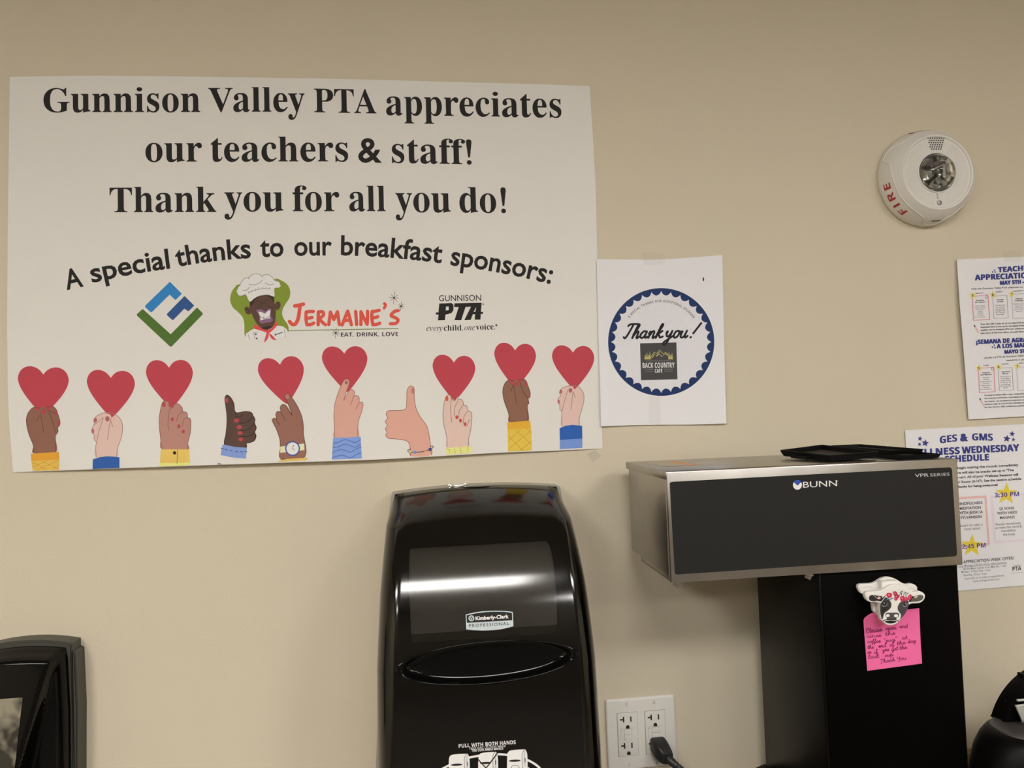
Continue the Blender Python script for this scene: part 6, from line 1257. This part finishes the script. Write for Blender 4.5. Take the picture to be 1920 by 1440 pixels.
# ------------------------------------------------------------------ pink note and cow clip on the column
YC = YF+.0085
NOTE = ink((255, 94, 140), .6)
def note_y(px, py):
    u = max(0, 1-(px-1619)/40); v = max(0, 1-(py-1148)/40); r = max(0, (px-1700)/28)
    return YC-.0008-.010*(u*v)-.0022*v-.0016*r*r*max(0, 1-abs((py-1200)/50))
ZN = zm(1580, 1060, 6.545)
N = Sheet(note_y, (12, 12)); PEN = (110, 22, 66)
rows_ = [('Please', (285, 822), (488, 803)), ('open', (525, 795), (660, 782)), ('and', (698, 770), (802, 762)), ('rinse', (292, 893), (478, 872)), ('the', (525, 868), (650, 845)), ('coffee', (305, 955), (468, 945)), ('"jug"', (505, 945), (672, 920)), ('at', (728, 912), (795, 902)),
         ('the', (305, 1025), (382, 1020)), ('end', (440, 1010), (535, 1000)), ('of', (580, 998), (635, 988)), ('the', (668, 980), (775, 962)), ('day', (798, 958), (900, 940)), ('or', (305, 1085), (352, 1082)), ('if', (390, 1085), (440, 1070)), ('you', (488, 1060), (572, 1048)), ('get', (600, 1050), (682, 1035)), ('the', (700, 1035), (790, 1022)),
         ('last', (315, 1148), (448, 1130)), ('cup.', (515, 1125), (635, 1108)), ('Thank', (465, 1205), (645, 1172)), ('You', (668, 1172), (785, 1152))]
for t, a, b in rows_:
    p, q = ZN([a, b]); N.hand(t, *p, *q, 3.6 if t not in ('Thank', 'You') else 3.6, 1.05, PEN, .15, 3)
N.stroke(ZN([(290, 832), (390, 820), (470, 808)]), .8, PEN)
fn = coons(ZN([(268, 645), (330, 598), (410, 576), (640, 557), (940, 525)]), ZN([(302, 1295), (640, 1250), (975, 1205)]), ZN([(268, 645), (256, 690), (275, 950), (302, 1295)]), ZN([(940, 525), (943, 620), (955, 900), (975, 1205)]))
nt_ = N.build('sticky_note', None, (22, 24, fn), NOTE)
tag(nt_, 'pink handwritten sticky note on the black column of the coffee brewer', 'sticky note')

ZW = zm(1590, 1070, 12)
cowout = [(1075, 312), (1230, 350), (1380, 440), (1500, 480), (1600, 462), (1690, 495), (1738, 555), (1725, 640), (1650, 715), (1560, 735), (1450, 740), (1385, 770), (1350, 850), (1300, 960), (1230, 1060), (1170, 1130), (1110, 1185), (1020, 1225), (930, 1232), (850, 1200), (790, 1140), (750, 1110),
          (725, 1000), (715, 880), (725, 780), (710, 735), (620, 710), (520, 710), (440, 670), (395, 590), (390, 520), (440, 480), (560, 470), (700, 462), (810, 420), (930, 345)]
def cow_shape(Z, y, dx=0, dy=0, k=8):
    return [at(*p, y) for p in smooth_path(Z([(x+dx, y_+dy) for x, y_ in cowout]), 4, True)]
cw = thing('cow_clip', 'white cow head clip with painted flowers holding the pink note on the brewer column', 'clip', at(1670, 1120, YC))
def plate(name, pts, y0, y1, M, bev):
    bm = bmesh.new(); prism(bm, [(p.x, p.z) for p in pts], y0, y1, 0, bev); return from_bm(name, bm, M, cw, 45)
CWH = mat('clip_white', (.84, .82, .78), .35, spec=.45, noise=.02)
yb1, yf0, yf1 = YC-.0125, YC-.0220, YC-.0285
# rear plate: same outline, behind and a little higher
front = cow_shape(ZW, yf1)
zc_ = at(1670, 1120, yf1).z
rear = [Vector((p.x+.0003, 0, p.z+.0064)) for p in front]
plate('rear_plate', rear, yb1, YC-.0065, CWH, .0012)
plate('front_plate', front, yf1, yf0, CWH, .0010)
cxm = sum((p.x for p in front))/len(front)
bm = bmesh.new(); add_box(bm, (cxm-.012, yf0-.0003, zc_+.004), (cxm+.012, yb1+.0003, zc_+.020), .0015); from_bm('hinge_block', bm, CWH, cw, 40)
bm = bmesh.new(); b2 = bmesh.new(); bmesh.ops.create_cone(b2, cap_ends=True, segments=32, radius1=.011, radius2=.011, depth=.0064); merge(bm, b2, Matrix.Translation((cxm, YC-.0033, zc_+.008)) @ Matrix.Rotation(PI/2, 4, 'X')); from_bm('magnet', bm, mat('magnet_grey', (.1, .1, .1), .5, noise=.1), cw, 40)
K = Sheet(yf1); CB, CG = (26, 24, 24), (92, 86, 82)
K.layer = 1
K.blob(ZW([(740, 720), (800, 640), (860, 600), (930, 660), (975, 740), (965, 830), (900, 900), (830, 950), (800, 1010), (770, 1100), (735, 990), (722, 880), (725, 790)]), (50, 47, 46))
K.blob(ZW([(1360, 740), (1370, 680), (1280, 670), (1180, 710), (1125, 790), (1118, 870), (1150, 930), (1190, 990), (1185, 1050), (1160, 1105), (1230, 1040), (1300, 940), (1350, 830), (1375, 760)]), (62, 58, 60))
K.blob(ZW([(470, 610), (500, 560), (570, 545), (660, 560), (760, 575), (770, 610), (740, 690), (660, 680), (560, 690), (490, 665)]), (44, 38, 36))
K.blob(ZW([(1430, 640), (1480, 590), (1560, 555), (1650, 545), (1695, 580), (1670, 650), (1580, 690), (1470, 700), (1400, 700)]), (84, 78, 68))
K.blob(ZW([(740, 715), (800, 640), (870, 530), (840, 560), (770, 620)]), CB); K.blob(ZW([(1370, 700), (1380, 620), (1450, 570), (1480, 590), (1430, 640), (1410, 700)]), CB)
K.blob(ZW([(840, 1010), (850, 965), (900, 945), (1000, 945), (1100, 945), (1145, 970), (1145, 1030), (1095, 1060), (1085, 1095), (990, 1100), (880, 1095), (870, 1050)]), (70, 66, 62))
K.layer = 2
K.blob(ZW([(860, 800), (880, 850), (800, 930), (780, 1010), (760, 960), (760, 860)]), (34, 31, 31)); 
K.blob(ZW(ell(895, 1010, 42, 34)), (232, 228, 220)); K.blob(ZW(ell(1082, 1015, 48, 34)), (232, 228, 220))
K.stroke(ZW([(790, 1125), (860, 1105), (970, 1100), (1080, 1108), (1140, 1135)]), 1.6, CB); K.blob(ZW([(830, 1140), (960, 1120), (1090, 1140), (1060, 1170), (960, 1188), (870, 1172)]), CB)
K.blob(ZW([(770, 740), (820, 715), (870, 745), (870, 790), (810, 800)]), CB); K.blob(ZW([(1230, 780), (1280, 735), (1335, 740), (1320, 785), (1270, 800)]), CB)
K.blob(ZW([(1010, 640), (1060, 560), (1060, 470), (1200, 450), (1300, 450), (1250, 420), (1150, 405), (1060, 430), (960, 480)]), (200, 198, 190))
K.layer = 3
K.stroke(ZW([(765, 770), (800, 800), (860, 790), (880, 740)]), .6, (180, 172, 165)); K.stroke(ZW([(1225, 770), (1260, 800), (1320, 790), (1335, 745)]), .6, (180, 172, 165))
K.blob(ZW(ell(815, 735, 7, 14)), (235, 232, 225)); K.blob(ZW(ell(1303, 745, 7, 14)), (235, 232, 225))
K.stroke(ZW([(745, 712), (800, 640), (850, 580)]), 1.0, (238, 234, 226)); K.stroke(ZW([(1365, 640), (1368, 690), (1388, 735)]), .9, (238, 234, 226)); K.stroke(ZW([(560, 545), (620, 590), (680, 640)]), .6, (200, 190, 186))
K.blob(ZW(ell(700, 612, 34, 28)), (206, 160, 156)); K.blob(ZW([(1490, 610), (1540, 575), (1570, 580), (1530, 610)]), (214, 196, 186))
random.seed(3)
for x, y, r in ((930, 555, 56), (1065, 520, 40), (1095, 585, 44), (1075, 635, 34), (1225, 625, 52), (1300, 640, 40), (1395, 590, 44), (1380, 630, 32), (1140, 570, 22), (1050, 490, 26)):
    r *= 1.28
    P_ = [(x+r*(.75+.3*random.random())*math.cos(a), y+r*(.75+.3*random.random())*math.sin(a)) for a in (2*PI*i/9 for i in range(9))]
    K.layer = 4; K.blob(ZW(P_), (176, 42, 72) if random.random() < .7 else (150, 36, 60))
    K.layer = 5; K.blob(ZW(ell(x-r*.15, y-r*.1, r*.35, r*.25, .6)), (216, 110, 130)); K.stroke(ZW([(x-r*.5, y+r*.2), (x, y+r*.35), (x+r*.4, y)]), .45, (120, 26, 48))
for x, y, r, a, c in ((1205, 475, 30, .8, 0), (1180, 500, 30, 2.2, 1), (1205, 530, 32, 1.4, 0), (1265, 520, 30, .5, 1), (1290, 490, 30, 2.6, 0), (1330, 520, 28, .3, 0), (1300, 560, 28, 1.9, 1), (900, 640, 36, .3, 1), (945, 650, 30, 2.5, 0), (985, 630, 32, .1, 0), (1410, 540, 24, 2.4, 1), (1350, 505, 22, .9, 0), (1155, 540, 26, .2, 1)):
    K.layer = 4; K.blob(ZW(ell(x, y, r, r*.36, -a)), (84, 122, 128) if c else (64, 92, 104))
for x, y in ((1235, 480), (1010, 480), (1250, 560)): K.layer = 5; K.blob(ZW(ell(x, y, 12)), (196, 60, 80))
K.build('painted_face', cw)
KR = Sheet(yb1); off = (0, 0)
KR.stroke(ZW([(340, 385), (420, 368), (500, 372), (560, 385)]), .8, (170, 166, 158)); KR.stroke(ZW([(700, 330), (780, 240), (900, 195), (1010, 215), (1100, 275), (1150, 330)]), .9, (170, 166, 158)); KR.stroke(ZW([(1370, 410), (1440, 398), (1500, 420), (1525, 450)]), .8, (170, 166, 158))
KR.text('flowers', 'SANS', ZW([(945, 305), (1080, 325)]), 1.6, (90, 86, 82)) if 0 else KR.stroke(ZW([(945, 298), (980, 312), (1010, 305), (1045, 322), (1080, 322)]), .9, (90, 86, 82))
KR.build('rear_outline', cw)

# ------------------------------------------------------------------ black coffee machine with an open lid, right edge
MB2 = mat('machine_black', (.0025, .0023, .0022), .42, spec=.12, noise=.1, bump=.04, bscale=500); MPL = mat('machine_top_plate', (.055, .047, .043), .45, noise=.08)
km = (.882, -.245)
kk = thing('single_serve_coffee_maker', 'black single-serve coffee maker with raised arched lid and chrome parts at the right edge', 'coffee maker', (km[0], km[1], .935))
bm = bmesh.new()
KP = [(.130, -.685), (.147, -.675), (.150, -.60), (.1495, -.545), (.146, -.520), (.139, -.4965), (.130, -.4800), (.122, -.4720), (.114, -.4690)]
def kring(r, z, n=72):
    out_ = []
    for k in range(n):
        a = 2*PI*k/n; c, s = math.cos(a), math.sin(a)
        out_.append((km[0]+r*math.copysign(abs(c)**.82, c), km[1]+r*.47*math.copysign(abs(s)**.82, s), EYE+z))
    return out_
R_ = [[bm.verts.new(p) for p in kring(r, z)] for r, z in KP]
for A_, B_ in zip(R_, R_[1:]):
    for k in range(72): bm.faces.new([A_[k], A_[(k+1) % 72], B_[(k+1) % 72], B_[k]])
bm.faces.new(R_[0][::-1]); bm.faces.new(R_[-1])
from_bm('body', bm, MB2, kk, 40)
bm = bmesh.new(); R_ = [[bm.verts.new(p) for p in kring(r, z)] for r, z in ((.1150, -.4692), (.1142, -.4672), (.100, -.4660), (.096, -.4675))]
for A_, B_ in zip(R_, R_[1:]):
    for k in range(72): bm.faces.new([A_[k], A_[(k+1) % 72], B_[(k+1) % 72], B_[k]])
bm.faces.new(R_[-1]); from_bm('top_plate', bm, MPL, kk, 40)
# raised lid: an arch standing on the body, open toward the front
bm = bmesh.new(); ac_ = (.8963+.001, EYE-.5063)
yl0, yl1 = -.226, -.200
rings = []
for k in range(41):
    a = math.radians(162-k*144/40); c, s = math.cos(a), math.sin(a)
    rings.append([bm.verts.new((ac_[0]+r*c, y, max(ac_[1]+r*s, EYE-.4685))) for r, y in ((.108, yl0), (.111, yl0+.006), (.111, yl1), (.083, yl1), (.083, yl0+.003), (.086, yl0))])
for A_, B_ in zip(rings, rings[1:]):
    for k in range(6): bm.faces.new([A_[k], A_[(k+1) % 6], B_[(k+1) % 6], B_[k]])
bm.faces.new(rings[0]); bm.faces.new(rings[-1][::-1]); bmesh.ops.recalc_face_normals(bm, faces=bm.faces[:])
a_ = math.radians(122); add_box(bm, (ac_[0]+.1115*math.cos(a_)-.003, -.212, ac_[1]+.1115*math.sin(a_)-.002), (ac_[0]+.1115*math.cos(a_)+.0015, -.203, ac_[1]+.1115*math.sin(a_)+.0045), .0006)
ld = from_bm('raised_lid', bm, MB2, kk, 40)
bm = bmesh.new()
vs = [bm.verts.new((ac_[0]+.086*math.cos(math.radians(162-k*144/30)), yl1-.004, max(EYE-.4685, ac_[1]+.086*math.sin(math.radians(162-k*144/30))))) for k in range(31)]
bm.faces.new(vs); vs2 = [bm.verts.new(v.co+Vector((0, .004, 0))) for v in vs]; bm.faces.new(vs2[::-1]); from_bm('lid_lining', bm, GBLK, kk)
CH2 = mat('brushed_chrome', (.66, .66, .64), .38, metal=.55, noise=.06, nscale=80)
bm = bmesh.new()
q0, q1, q2 = at(1906, 1324, -.245), at(1906, 1313, -.235), at(1918, 1351, -.245)
vs = [(q0.x, q0.z), (q0.x+.085, q0.z+.004), (q0.x+.070, q2.z), (q2.x, q2.z)]
prism(bm, vs, -.245, -.241, 0, .0006)
add_box(bm, (q2.x+.008, -.243, EYE-.4665), (q0.x+.065, -.232, q2.z+.001))
add_box(bm, (q1.x, -.237, q1.z-.0014), (q1.x+.09, -.234, q1.z+.0014), .0006)
tube(bm, [(q0.x-.001, -.246, q0.z), (q2.x-.001, -.246, q2.z)], .0011, 8)
tube(bm, [(q0.x-.001, -.246, q0.z), (q0.x+.085, -.246, q0.z+.004)], .0011, 8)
from_bm('pod_holder', bm, CH2, kk, 40)
bm = bmesh.new(); random.seed(5)
for px, py, a, l in ((1893, 1327, .6, .012), (1899, 1337, -.7, .014), (1886, 1330, 1.1, .008), (1900, 1306, 1.9, .012), (1897, 1318, .2, .008), (1905, 1342, -.9, .010), (1890, 1319, -1.2, .010)):
    p = at(px, py, -.214); d = Vector((math.cos(a), 0, math.sin(a)))*l/2
    tube(bm, [p-d, p, p+d], .0018, 8)
p = at(1912, 1296, -.214); add_box(bm, (p.x-.006, -.214, p.z-.004), (p.x+.03, -.208, p.z+.005), .001)
from_bm('hinge_links', bm, CH2, kk, 40)
